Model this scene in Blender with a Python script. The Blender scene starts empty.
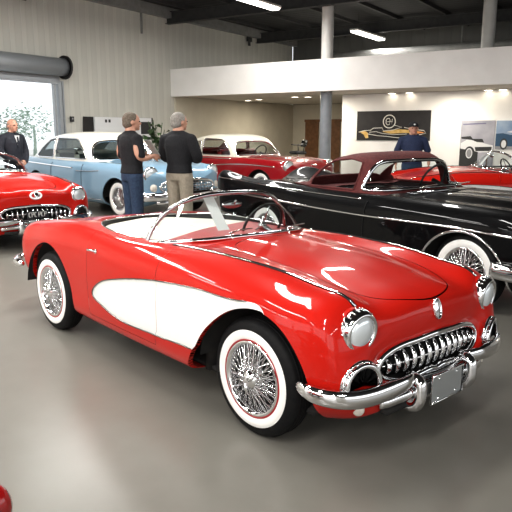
import bpy, math, random
import numpy as np
from mathutils import Vector, Matrix, kdtree

random.seed(7); np.random.seed(7)
PI = math.pi
SC = bpy.context.scene
COL = SC.collection

# ------------------------------------------------------------------ materials
def _mat(name):
    m = bpy.data.materials.new(name); m.use_nodes = True
    nt = m.node_tree
    return m, nt, nt.nodes['Principled BSDF']

def pbr(name, col, rough=.5, metal=0., coat=0., spec=.5, coat_r=.03, emit=None, es=0.):
    m, nt, b = _mat(name)
    b.inputs['Base Color'].default_value = (*col, 1)
    b.inputs['Roughness'].default_value = rough
    b.inputs['Metallic'].default_value = metal
    b.inputs['Coat Weight'].default_value = coat
    b.inputs['Coat Roughness'].default_value = coat_r
    if coat: b.inputs['Coat IOR'].default_value = 1.38
    b.inputs['Specular IOR Level'].default_value = spec
    if emit:
        b.inputs['Emission Color'].default_value = (*emit, 1)
        b.inputs['Emission Strength'].default_value = es
    return m

def noisy(name, c1, c2, scale=8., rough=.5, bump=0., detail=4., metal=0., r2=None, coat=0., bscale=None, dist=.02):
    m, nt, b = _mat(name)
    tc = nt.nodes.new('ShaderNodeTexCoord')
    n = nt.nodes.new('ShaderNodeTexNoise'); n.inputs['Scale'].default_value = scale; n.inputs['Detail'].default_value = detail
    nt.links.new(tc.outputs['Object'], n.inputs['Vector'])
    r = nt.nodes.new('ShaderNodeValToRGB')
    r.color_ramp.elements[0].position = .35; r.color_ramp.elements[1].position = .65
    r.color_ramp.elements[0].color = (*c1, 1); r.color_ramp.elements[1].color = (*c2, 1)
    nt.links.new(n.outputs['Fac'], r.inputs['Fac'])
    nt.links.new(r.outputs['Color'], b.inputs['Base Color'])
    b.inputs['Roughness'].default_value = rough
    b.inputs['Metallic'].default_value = metal
    b.inputs['Coat Weight'].default_value = coat
    if r2 is not None:
        mr = nt.nodes.new('ShaderNodeMapRange')
        mr.inputs['To Min'].default_value = rough; mr.inputs['To Max'].default_value = r2
        nt.links.new(n.outputs['Fac'], mr.inputs['Value']); nt.links.new(mr.outputs['Result'], b.inputs['Roughness'])
    if bump:
        n2 = nt.nodes.new('ShaderNodeTexNoise'); n2.inputs['Scale'].default_value = bscale or scale * 6
        nt.links.new(tc.outputs['Object'], n2.inputs['Vector'])
        bp = nt.nodes.new('ShaderNodeBump'); bp.inputs['Strength'].default_value = bump; bp.inputs['Distance'].default_value = dist
        nt.links.new(n2.outputs['Fac'], bp.inputs['Height']); nt.links.new(bp.outputs['Normal'], b.inputs['Normal'])
    return m

def glassmat(name, tint=(.9, .95, .95), base=.03):
    m = bpy.data.materials.new(name); m.use_nodes = True
    nt = m.node_tree; nt.nodes.clear()
    out = nt.nodes.new('ShaderNodeOutputMaterial'); mix = nt.nodes.new('ShaderNodeMixShader')
    tr = nt.nodes.new('ShaderNodeBsdfTransparent'); tr.inputs['Color'].default_value = (*tint, 1)
    gl = nt.nodes.new('ShaderNodeBsdfGlossy'); gl.inputs['Roughness'].default_value = .01
    lw = nt.nodes.new('ShaderNodeLayerWeight'); lw.inputs['Blend'].default_value = .25
    mr = nt.nodes.new('ShaderNodeMapRange'); mr.inputs['To Min'].default_value = base; mr.inputs['To Max'].default_value = .28
    nt.links.new(lw.outputs['Fresnel'], mr.inputs['Value'])
    nt.links.new(mr.outputs['Result'], mix.inputs['Fac'])
    nt.links.new(tr.outputs[0], mix.inputs[1]); nt.links.new(gl.outputs[0], mix.inputs[2]); nt.links.new(mix.outputs[0], out.inputs['Surface'])
    return m

M = {}
M['red'] = pbr('red_paint', (.51, .0145, .008), .35, 0, .75, .05, .02)
M['dark_red'] = pbr('dark_red_paint', (.27, .006, .010), .35, 0, 1., .1, .02)
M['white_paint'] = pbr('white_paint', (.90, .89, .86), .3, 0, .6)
M['cream_paint'] = pbr('cream_paint', (.74, .69, .58), .3, 0, .6)
M['blue_paint'] = pbr('pale_blue_paint', (.20, .32, .42), .35, 0, .9, .1)
M['black_paint'] = pbr('black_paint', (.003, .003, .0035), .4, 0, .5, .04, .012)
M['chrome'] = pbr('chrome', (.82, .82, .83), .07, 1.)
M['chrome_dark'] = pbr('shaded_chrome', (.50, .50, .51), .08, 1.)  # copy of chrome toned down; dark reflections are put into its colour
M['chrome_soft'] = pbr('brushed_chrome', (.68, .68, .68), .22, 1.)
M['steel'] = pbr('painted_steel', (.33, .35, .37), .45, .3)
M['rubber'] = noisy('tyre_rubber', (.005, .005, .006), (.009, .009, .009), 30, .6, .1)
M['rubber'].node_tree.nodes['Principled BSDF'].inputs['Specular IOR Level'].default_value = .2
M['whitewall'] = noisy('whitewall_rubber', (.86, .85, .82), (.90, .89, .87), 14, .45)
M['red_ring'] = pbr('red_rim_paint', (.33, .01, .015), .3, 0, .5)
M['dark'] = pbr('dark_void', (.006, .006, .006), .8)
M['underbody'] = noisy('underbody_black', (.01, .01, .01), (.02, .018, .016), 9, .8)
M['white_vinyl'] = noisy('white_vinyl', (.66, .62, .53), (.71, .67, .58), 6, .5, .08)
M['red_vinyl'] = noisy('red_vinyl', (.32, .012, .012), (.38, .016, .014), 9, .4, .08)
M['maroon_cloth'] = noisy('maroon_cloth', (.085, .014, .014), (.13, .024, .022), 30, .85, .25)
M['black_vinyl'] = noisy('black_vinyl', (.012, .012, .012), (.02, .02, .02), 12, .5, .1)
M['lens'] = pbr('headlamp_lens', (.84, .89, .92), .14, .45, 1.)
M['trim_dark'] = pbr('dark_bright_trim', (.20, .19, .18), .2, 1.)
M['amber'] = pbr('pale_lamp_lens', (.75, .70, .62), .15, .1, 1.)
M['red_lens'] = pbr('red_lamp_lens', (.35, .01, .01), .15, 0, 1.)
M['plate'] = pbr('bare_plate_metal', (.50, .52, .53), .38, .75)
M['glass'] = glassmat('windscreen_glass')
M['dark_glass'] = glassmat('tinted_glass', (.62, .68, .68), .08)

# ------------------------------------------------------------------ object helpers
def mk(name, V, F, mat, parent=None, smooth=True, N=None, xf=None):
    V = np.asarray(V, float).reshape(-1, 3)
    if xf is not None: V = xf(V)
    me = bpy.data.meshes.new(name)
    me.from_pydata(V.tolist(), [], [list(map(int, f)) for f in F])
    if isinstance(mat, (list, tuple)):
        for m_ in mat: me.materials.append(m_)
    elif mat: me.materials.append(mat)
    me.polygons.foreach_set('use_smooth', [bool(smooth)] * len(me.polygons))
    if N is not None:
        me.update()
        me.normals_split_custom_set_from_vertices(np.asarray(N, float).tolist())
    elif smooth == 'auto':
        me.set_sharp_from_angle(angle=math.radians(38))
    me.update()
    o = bpy.data.objects.new(name, me); COL.objects.link(o)
    if parent is not None: o.parent = parent
    return o

def tag(o, label=None, cat=None, group=None, kind=None):
    for k, v in (('label', label), ('category', cat), ('group', group), ('kind', kind)):
        if v: o[k] = v
    return o

def empty(name, loc=(0, 0, 0), rz=0., parent=None, **kw):
    o = bpy.data.objects.new(name, None); COL.objects.link(o)
    o.location = loc; o.rotation_euler = (0, 0, rz); o.empty_display_size = .1
    if parent is not None: o.parent = parent
    return tag(o, **kw)

def copy_tree(o, parent=None):
    c = o.copy(); COL.objects.link(c)
    c.parent = parent
    for ch in list(o.children): copy_tree(ch, c)
    return c

class MB:
    """collects shapes into one mesh"""
    def __init__(s): s.V = []; s.F = []
    def add(s, V, F):
        b = len(s.V); s.V += [tuple(map(float, v)) for v in V]; s.F += [tuple(int(i) + b for i in f) for f in F]; return s
    def box(s, c, d, rz=0., bev=0., R=None):
        x, y, z = (q / 2 for q in d)
        if bev > 0:
            b = min(bev, x * .9, y * .9, z * .9)
            P = []
            for sx in (-1, 1):
                for sy in (-1, 1):
                    for sz in (-1, 1):
                        P += [(sx * x, sy * (y - b), sz * (z - b)), (sx * (x - b), sy * y, sz * (z - b)), (sx * (x - b), sy * (y - b), sz * z)]
            idx = {}
            k = 0
            for sx in (-1, 1):
                for sy in (-1, 1):
                    for sz in (-1, 1):
                        idx[sx, sy, sz] = (k, k + 1, k + 2); k += 3
            F = []
            for a in (-1, 1):
                F.append([idx[a, i, j][0] for i, j in ((-1, -1), (1, -1), (1, 1), (-1, 1))][::a])
                F.append([idx[i, a, j][1] for i, j in ((-1, -1), (1, -1), (1, 1), (-1, 1))][::-a])
                F.append([idx[i, j, a][2] for i, j in ((-1, -1), (1, -1), (1, 1), (-1, 1))][::a])
            for a in (-1, 1):
                for c2 in (-1, 1):
                    F.append([idx[a, c2, -1][0], idx[a, c2, 1][0], idx[a, c2, 1][1], idx[a, c2, -1][1]][::a * c2])
                    F.append([idx[a, -1, c2][0], idx[a, 1, c2][0], idx[a, 1, c2][2], idx[a, -1, c2][2]][::-a * c2])
                    F.append([idx[-1, a, c2][1], idx[1, a, c2][1], idx[1, a, c2][2], idx[-1, a, c2][2]][::a * c2])
                    for e in (-1, 1):
                        F.append(list(idx[a, c2, e])[::a * c2 * e])
        else:
            P = [(sx * x, sy * y, sz * z) for sx in (-1, 1) for sy in (-1, 1) for sz in (-1, 1)]
            F = [(0, 1, 3, 2), (4, 6, 7, 5), (0, 4, 5, 1), (2, 3, 7, 6), (0, 2, 6, 4), (1, 5, 7, 3)]
        P = np.array(P, float)
        if R is not None: P = P @ np.array(R).T
        if rz:
            cc, ss = math.cos(rz), math.sin(rz)
            P = np.stack([P[:, 0] * cc - P[:, 1] * ss, P[:, 0] * ss + P[:, 1] * cc, P[:, 2]], 1)
        return s.add(P + np.array(c), F)
    def tube(s, pts, r, n=8, closed=False, caps=True, flat=1., up=None):
        P = np.array(pts, float); m = len(P)
        rr = np.broadcast_to(np.asarray(r, float), (m,))
        if closed: T = np.roll(P, -1, 0) - np.roll(P, 1, 0)
        else: T = np.gradient(P, axis=0)
        T /= np.linalg.norm(T, axis=1)[:, None] + 1e-12
        u = np.array(up, float) if up is not None else (np.array([0, 0, 1.]) if abs(T[0][2]) < .9 else np.array([1., 0, 0]))
        V = []
        for i in range(m):
            if up is not None: u = np.array(up, float)
            u = u - T[i] * u.dot(T[i]); u /= np.linalg.norm(u) + 1e-12
            w = np.cross(T[i], u)
            for k in range(n):
                a = 2 * PI * k / n
                V.append(P[i] + rr[i] * (math.cos(a) * u * flat + math.sin(a) * w))
        F = []
        for i in range(m if closed else m - 1):
            j = (i + 1) % m
            for k in range(n):
                k2 = (k + 1) % n
                F.append((i * n + k, i * n + k2, j * n + k2, j * n + k))
        if caps and not closed:
            F.append(tuple(range(n))[::-1]); F.append(tuple((m - 1) * n + k for k in range(n)))
        return s.add(V, F)
    def lathe(s, prof, n=32, axis='z', c=(0, 0, 0), R=None, a0=0., a1=2 * PI):
        full = abs(a1 - a0 - 2 * PI) < 1e-6
        m = len(prof); V = []; F = []
        na = n if full else n + 1
        for i in range(na):
            a = a0 + (a1 - a0) * i / n
            for r, h in prof:
                p = (r * math.cos(a), r * math.sin(a), h)
                if axis == 'y': p = (p[0], p[2], p[1])
                elif axis == 'x': p = (p[2], p[0], p[1])
                V.append(p)
        for i in range(n):
            j = (i + 1) % na
            for k in range(m - 1):
                f = (i * m + k, j * m + k, j * m + k + 1, i * m + k + 1)
                F.append(f[::-1] if axis == 'y' else f)
        V = np.array(V)
        if R is not None: V = V @ np.array(R).T
        return s.add(V + np.array(c), F)
    def ell(s, c, r, n=16, m=10, R=None):
        V = []; F = []
        for i in range(m + 1):
            t = PI * i / m
            for k in range(n):
                a = 2 * PI * k / n
                V.append((math.sin(t) * math.cos(a) * r[0], math.sin(t) * math.sin(a) * r[1], math.cos(t) * r[2]))
        for i in range(m):
            for k in range(n):
                k2 = (k + 1) % n
                F.append((i * n + k, (i + 1) * n + k, (i + 1) * n + k2, i * n + k2))
        V = np.array(V)
        if R is not None: V = V @ np.array(R).T
        return s.add(V + np.array(c), F)
    def poly(s, pts, flip=False):
        f = tuple(range(len(pts)))
        return s.add(pts, [f[::-1] if flip else f])
    def prism(s, pts2, z0, z1):
        n = len(pts2)
        V = [(x, y, z0) for x, y in pts2] + [(x, y, z1) for x, y in pts2]
        F = [tuple(range(n))[::-1], tuple(range(n, 2 * n))] + [(i, (i + 1) % n, n + (i + 1) % n, n + i) for i in range(n)]
        return s.add(V, F)
    def build(s, name, mat, parent=None, smooth='auto', xf=None, **kw):
        o = mk(name, s.V, s.F, mat, parent, smooth, xf=xf)
        return tag(o, **kw)

def rot(ax, a):
    return np.array(Matrix.Rotation(a, 3, ax))

# ------------------------------------------------------------------ splines and lofted patches
def spline(t, P, tq):
    """natural cubic spline through P (n, ...) at t, evaluated at tq"""
    t = np.asarray(t, float); P = np.asarray(P, float); n = len(t)
    sh = P.shape[1:]; Y = P.reshape(n, -1)
    if n == 2:
        w = ((tq - t[0]) / (t[1] - t[0]))[:, None]
        return (Y[0] * (1 - w) + Y[1] * w).reshape((len(tq),) + sh)
    h = np.diff(t); A = np.zeros((n, n)); B = np.zeros_like(Y)
    A[0, 0] = A[-1, -1] = 1
    for i in range(1, n - 1):
        A[i, i - 1] = h[i - 1]; A[i, i] = 2 * (h[i - 1] + h[i]); A[i, i + 1] = h[i]
        B[i] = 6 * ((Y[i + 1] - Y[i]) / h[i] - (Y[i] - Y[i - 1]) / h[i - 1])
    Mm = np.linalg.solve(A, B)
    i = np.clip(np.searchsorted(t, tq, side='right') - 1, 0, n - 2)
    hh = h[i][:, None]; a = ((t[i + 1] - tq)[:, None]) / hh; b = ((tq - t[i])[:, None]) / hh
    R = a * Y[i] + b * Y[i + 1] + ((a ** 3 - a) * Mm[i] + (b ** 3 - b) * Mm[i + 1]) * hh ** 2 / 6
    return R.reshape((len(tq),) + sh)

def curve(pts, n, closed=False):
    P = np.array(pts, float)
    if closed:
        k = len(P); P = np.concatenate([P[-3:], P, P[:4]])
        d = np.concatenate([[0], np.cumsum(np.sqrt(np.linalg.norm(np.diff(P, axis=0), axis=1)) ** 2)])
        return spline(d, P, np.linspace(d[3], d[3 + k], n, endpoint=False))
    d = np.concatenate([[0], np.cumsum(np.linalg.norm(np.diff(P, axis=0), axis=1))])
    return spline(d, P, np.linspace(0, d[-1], n))

def chord(net, axis):
    d = np.linalg.norm(np.diff(net, axis=axis), axis=2)
    d = d.mean(axis=1 - axis)
    return np.concatenate([[0], np.cumsum(np.maximum(d, 1e-3))])

class Patch:
    def __init__(s, V, N, F): s.V = np.asarray(V, float); s.N = np.asarray(N, float); s.F = F; s.E = []
    def compact(s):
        used = sorted({i for f in s.F for i in f}); mp = {o: k for k, o in enumerate(used)}
        p = Patch(s.V[used], s.N[used], [tuple(mp[i] for i in f) for f in s.F]) if used else Patch(np.zeros((0, 3)), np.zeros((0, 3)), [])
        p.E = [(mp[a], mp[b]) for a, b in s.E if a in mp and b in mp]
        return p
    def cut(s, f):
        """split by the implicit values f: (inside f<0, outside f>0); cut edges are kept in .E"""
        f = np.where(np.abs(f) < 1e-7, 1e-7, f)
        V = list(s.V); N = list(s.N); ed = {}
        def mid(a, b):
            k = (a, b) if a < b else (b, a)
            if k not in ed:
                t = f[k[0]] / (f[k[0]] - f[k[1]])
                V.append(s.V[k[0]] * (1 - t) + s.V[k[1]] * t)
                n = s.N[k[0]] * (1 - t) + s.N[k[1]] * t
                N.append(n / (np.linalg.norm(n) + 1e-12)); ed[k] = len(V) - 1
            return ed[k]
        I = []; O = []; E = []
        neg = f < 0
        for fc in s.F:
            g = [neg[i] for i in fc]
            if all(g): I.append(fc); continue
            if not any(g): O.append(fc); continue
            a = []; b = []; cr = []
            n = len(fc)
            for q in range(n):
                i, j = fc[q], fc[(q + 1) % n]
                (a if neg[i] else b).append(i)
                if neg[i] != neg[j]:
                    m = mid(i, j); a.append(m); b.append(m); cr.append(m)
            if len(a) >= 3: I.append(tuple(a))
            if len(b) >= 3: O.append(tuple(b))
            if len(cr) == 2: E.append((cr[0], cr[1]))
        V = np.array(V); N = np.array(N)
        pi = Patch(V, N, I); po = Patch(V, N, O)
        pi.E = E + s.E; po.E = E + s.E
        return pi.compact(), po.compact()
    def mirrored(s):
        p = Patch(s.V * [1, -1, 1], s.N * [1, -1, 1], [f[::-1] for f in s.F]); p.E = list(s.E); return p
    def join(s, o):
        n = len(s.V)
        p = Patch(np.concatenate([s.V, o.V]), np.concatenate([s.N, o.N]), s.F + [tuple(i + n for i in f) for f in o.F])
        p.E = s.E + [(a + n, b + n) for a, b in o.E]
        return p
    def offset(s, d): return Patch(s.V + s.N * d, s.N, s.F)

def loft(net, ds=.014, dk=.014, flip=False):
    net = np.array(net, float)
    tS = chord(net, 0); tK = chord(net, 1)
    nS = max(8, int(tS[-1] / ds)); nK = max(8, int(tK[-1] / dk))
    A = spline(tS, net, np.linspace(0, tS[-1], nS))
    G = spline(tK, np.swapaxes(A, 0, 1), np.linspace(0, tK[-1], nK))
    G = np.swapaxes(G, 0, 1)
    a = np.gradient(G, axis=0); b = np.gradient(G, axis=1)
    N = np.cross(a, b); N /= np.linalg.norm(N, axis=2)[:, :, None] + 1e-12
    F = [(i * nK + k, i * nK + k + 1, (i + 1) * nK + k + 1, (i + 1) * nK + k) for i in range(nS - 1) for k in range(nK - 1)]
    if flip: N = -N
    else: F = [f[::-1] for f in F]
    return Patch(G.reshape(-1, 3), N.reshape(-1, 3), F), G

def polysdf(P, x, y):
    """signed distance of points to the closed polygon P (n,2); negative inside"""
    P = np.asarray(P, float); Q = np.roll(P, -1, 0)
    pts = np.stack([np.asarray(x, float), np.asarray(y, float)], 1)
    d = np.full(len(pts), 1e9); ins = np.zeros(len(pts), bool)
    for a, b in zip(P, Q):
        e = b - a; w = pts - a
        t = np.clip((w @ e) / (e @ e + 1e-15), 0, 1)
        d = np.minimum(d, np.linalg.norm(w - t[:, None] * e, axis=1))
        c1 = (a[1] > pts[:, 1]) != (b[1] > pts[:, 1])
        with np.errstate(divide='ignore', invalid='ignore'):
            xi = (b[0] - a[0]) * (pts[:, 1] - a[1]) / (b[1] - a[1] + 1e-15) + a[0]
        ins ^= c1 & (pts[:, 0] < xi)
    return np.where(ins, -d, d)

class Surf:
    """looks up a point and a normal of a dense patch by two of its coordinates"""
    def __init__(s, V, N, ax):
        s.V = V; s.N = N; s.ax = ax; s.o = 3 - sum(ax)
        s.k = kdtree.KDTree(len(V))
        for i, v in enumerate(V): s.k.insert((v[ax[0]], v[ax[1]], 0), i)
        s.k.balance()
    def __call__(s, a, b, off=0.):
        _, i, _ = s.k.find((a, b, 0))
        v = s.V[i]; n = s.N[i]; o = s.o
        p = np.zeros(3); p[s.ax[0]] = a; p[s.ax[1]] = b
        no = n[o] if abs(n[o]) > .15 else math.copysign(.15, n[o])
        p[o] = v[o] - (n[s.ax[0]] * (a - v[s.ax[0]]) + n[s.ax[1]] * (b - v[s.ax[1]])) / no
        return p + n * off, n

def lips(p, fn):
    """strips from the cut edges of a patch; fn(vertices) -> moved vertices"""
    mp = {}; V = []; F = []
    for a, b in p.E:
        for q in (a, b):
            if q not in mp: mp[q] = len(V); V += [p.V[q]]
    V0 = np.array(V).reshape(-1, 3); V1 = fn(V0); n = len(V0)
    for a, b in p.E: F.append((mp[a], mp[b], mp[b] + n, mp[a] + n))
    return np.concatenate([V0, V1]), F

M['print_dark0'] = pbr('plate_dark', (.02, .02, .025), .4)
M['cream_white'] = pbr('cream_white_paint', (.78, .75, .66), .3, 0, .6)
M['dark_red_vinyl'] = noisy('dark_red_vinyl', (.16, .01, .012), (.20, .014, .016), 9, .45, .08)
# ------------------------------------------------------------------ wheels
def build_wheel(parent, R=.34, W=.165, ww=(.279, .226), ring='red_ring', spokes=True, lod=1.):
    """wheel at the origin, outer face towards -y"""
    n = int(64 * lod) if lod < 1 else 72
    w = W / 2; ro, ri = ww
    t = MB().lathe([(ri - .012, w * .9), (ri + .03, w), (R - .05, w * 1.02), (R - .018, w * .86), (R - .004, w * .66), (R, w * .3), (R, -w * .3), (R - .004, -w * .66),
                    (R - .018, -w * .86), (R - .04, -w * .985), (ro, -w * 1.01)], n, 'y')
    for k in range(4):
        y = (-.42 + .28 * k) * w
        t.tube([((R + .0005) * math.cos(a), y, (R + .0005) * math.sin(a)) for a in np.linspace(0, 2 * PI, 48, endpoint=False)], .0035, 4, True)
    t.build('tyre', M['rubber'], parent, True)
    MB().lathe([(ro, -w * 1.01), (ro - .004, -w * 1.045), ((ro + ri) / 2, -w * 1.075), (ri + .006, -w * 1.03), (ri, -w * .99)], n, 'y').build('whitewall', M['whitewall'], parent, True)
    rr = ri - .002
    if ring:
        MB().lathe([(ri + .002, -w * .99), (ri - .001, -w * 1.04), (ri - .006, -w * 1.05), (ri - .011, -w * 1.0)], n, 'y').build('rim_ring', M[ring], parent, True)
        rr = ri - .008
    rim = MB().lathe([(rr, -w * 1.0), (rr - .006, -w * 1.07), (rr - .016, -w * 1.05), (rr - .024, -w * .86), (rr - .032, -w * .55), (rr - .034, w * .2), (rr - .02, w * .9), (rr + .01, w * .92)], n, 'y')
    rim.build('rim', M['chrome'], parent, True)
    MB().lathe([(rr - .03, w * .5), (.03, w * .45), (.0, w * .45)], n, 'y').build('brake_drum', M['dark'], parent, True)
    if spokes:
        s = MB(); ns = int(44 * lod)
        r1 = rr - .028
        for layer, (hr, hy, ry, tw, rO) in enumerate(((.072, -w * .98, -w * .52, .55, r1), (.074, -w * .72, -w * .22, .42, r1 - .002), (.055, -w * 1.18, -w * .80, .30, r1 + .002))):
            for i in range(ns):
                a = 2 * PI * (i + .33 * layer) / ns
                b = a + (tw if i % 2 else -tw)
                s.tube([(hr * math.cos(b), hy, hr * math.sin(b)), (rO * math.cos(a), ry, rO * math.sin(a))], (.0024 if lod >= 1 else .0036), 5, caps=False)
        s.build('spokes', M['chrome'], parent, True)
        h = MB().lathe([(.078, w * .3), (.078, -w * .95), (.07, -w * 1.05), (.055, -w * 1.12), (.05, -w * 1.3), (.036, -w * 1.42), (.02, -w * 1.5), (0, -w * 1.52)], 28, 'y')
        for k in range(3):
            a = 2 * PI * k / 3 + .5
            h.tube([(.02 * math.cos(a), -w * 1.42, .02 * math.sin(a)), (.05 * math.cos(a), -w * 1.46, .05 * math.sin(a)), (.078 * math.cos(a + .12), -w * 1.36, .078 * math.sin(a + .12))], [.014, .012, .007], 8)
        h.build('hub', M['chrome'], parent, True)
    else:
        h = MB().lathe([(rr - .02, -w * .95), (rr - .05, -w * 1.06), (rr - .09, -w * .92), (.07, -w * 1.0), (.05, -w * 1.2), (.02, -w * 1.3), (0, -w * 1.31)], 40, 'y')
        for k in range(24):
            a = 2 * PI * k / 24
            h.tube([((rr - .035) * math.cos(a), -w * 1.05, (rr - .035) * math.sin(a)), ((.085) * math.cos(a), -w * 1.0, (.085) * math.sin(a))], .006, 5)
        h.build('hubcap', M['chrome'], parent, True)

def wheels(parent, xs, y, zc, **kw):
    """four wheels: the first is built, the others are copies of it"""
    e = empty('wheel', (xs[0], -y, zc), 0, parent)
    build_wheel(e, **kw)
    for x, s in ((xs[1], -1), (xs[0], 1), (xs[1], 1)):
        c = copy_tree(e, parent); c.location = (x, s * y, zc); c.rotation_euler = (0, 0, PI if s > 0 else 0)
    e.rotation_euler = (0, 0, 0)
    return e

# ------------------------------------------------------------------ the two-seat roadster
LEAN = -.026
def lean(V):
    V = np.asarray(V, float).reshape(-1, 3).copy(); c, s = math.cos(LEAN), math.sin(LEAN)
    y = V[:, 1].copy(); z = V[:, 2] - .3
    V[:, 1] = y * c - z * s; V[:, 2] = .3 + y * s + z * c
    return V

def spin_y(pts, n=1): return pts

def roadster_net():
    S = []
    def st(x, rows):
        S.append([(r[2] if len(r) > 2 else x, r[0], r[1]) for r in rows])
    st(-3.46, [(0, .42), (0, .45), (0, .48), (0, .52), (0, .56), (0, .60), (0, .63), (0, .655), (0, .675), (0, .69), (0, .70), (0, .71)])
    st(-3.43, [(.38, .40), (.52, .43), (.56, .46), (.585, .51), (.595, .57), (.595, .63), (.585, .675), (.565, .71), (.53, .735), (.43, .73), (.23, .73), (0, .735)])
    st(-3.33, [(.44, .37), (.63, .40), (.68, .43), (.71, .50), (.725, .58), (.725, .66), (.71, .725), (.68, .775), (.62, .805), (.48, .795), (.25, .795), (0, .80)])
    st(-3.05, [(.5, .30), (.71, .34), (.755, .39), (.78, .48), (.79, .58), (.79, .68), (.775, .765), (.735, .835), (.655, .875), (.50, .87), (.26, .872), (0, .875)])
    st(-2.59, [(.55, .22), (.76, .26), (.80, .31), (.82, .44), (.83, .58), (.832, .70), (.82, .80), (.765, .885), (.67, .925), (.51, .925), (.26, .93), (0, .935)])
    st(-2.1, [(.55, .20), (.77, .225), (.815, .27), (.832, .42), (.842, .58), (.842, .72), (.828, .83), (.775, .92), (.69, .953), (.52, .955), (.26, .955), (0, .955)])
    st(-1.6, [(.55, .20), (.79, .225), (.835, .27), (.86, .42), (.868, .58), (.864, .72), (.845, .83), (.785, .912), (.70, .937), (.52, .945), (.26, .95), (0, .955)])
    st(-1.1, [(.55, .20), (.80, .225), (.845, .27), (.872, .42), (.878, .58), (.874, .72), (.85, .83), (.785, .905), (.69, .93), (.50, .945), (.26, .965), (0, .972)])
    st(-.6, [(.55, .20), (.80, .225), (.845, .27), (.872, .42), (.878, .58), (.873, .72), (.845, .83), (.76, .91), (.64, .943), (.47, .930), (.25, .945), (0, .952)])
    st(-.2, [(.55, .20), (.80, .225), (.84, .275), (.868, .42), (.873, .58), (.868, .715), (.84, .82), (.745, .90), (.615, .932), (.46, .910), (.25, .925), (0, .932)])
    st(.1, [(.55, .20), (.78, .225), (.83, .28), (.86, .42), (.866, .58), (.86, .705), (.825, .805), (.73, .88), (.60, .910), (.45, .880), (.25, .893), (0, .90)])
    st(.35, [(.55, .20), (.74, .225), (.80, .30), (.84, .43), (.85, .57), (.842, .685), (.808, .78), (.715, .85), (.595, .875), (.45, .838), (.25, .845), (0, .852)])
    st(.50, [(.56, .21, .44), (.70, .23, .46), (.765, .30, .49), (.81, .43, .51), (.825, .55, .51), (.815, .66, .51), (.785, .755, .505), (.71, .82, .50), (.60, .848, .50), (.45, .808, .50), (.24, .818, .50), (0, .825, .50)])
    st(.60, [(.48, .23, .52), (.62, .245, .575), (.70, .32, .595), (.755, .43, .60), (.77, .52, .60), (.765, .60, .595), (.745, .685, .585), (.69, .75, .575), (.59, .785, .572), (.44, .772, .59), (.23, .783, .602), (0, .788, .605)])
    st(.64, [(.30, .25, .60), (.40, .28, .645), (.46, .345, .66), (.57, .42, .66), (.615, .47, .655), (.62, .53, .645), (.605, .60, .635), (.55, .65, .625), (.48, .68, .625), (.38, .682, .635), (.21, .69, .645), (0, .695, .65)])
    st(.66, [(0, .25, .59), (0, .31, .64), (0, .382, .655), (.23, .384, .65), (.40, .405, .635), (.478, .45, .617), (.478, .508, .613), (.42, .552, .617), (.32, .575, .625), (.21, .582, .633), (.10, .589, .640), (0, .592, .643)])
    return np.array(S)

COVE = [(-1.725, .478), (-1.712, .512), (-1.66, .555), (-1.56, .605), (-1.43, .642), (-1.15, .698), (-.888, .735), (-.6, .758), (-.378, .767), (-.06, .767), (.12, .76),
        (.12, .383), (-.456, .381), (-.70, .378), (-.919, .374), (-1.304, .370), (-1.50, .402), (-1.62, .432), (-1.70, .455)]
ARCH_F = [(-.60, .05), (-.555, .22), (-.466, .375), (-.38, .50), (-.27, .605), (-.15, .685), (-.03, .728), (.08, .740), (.19, .722), (.30, .665), (.39, .575), (.445, .47), (.462, .36), (.455, .2), (.44, .05)]

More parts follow.
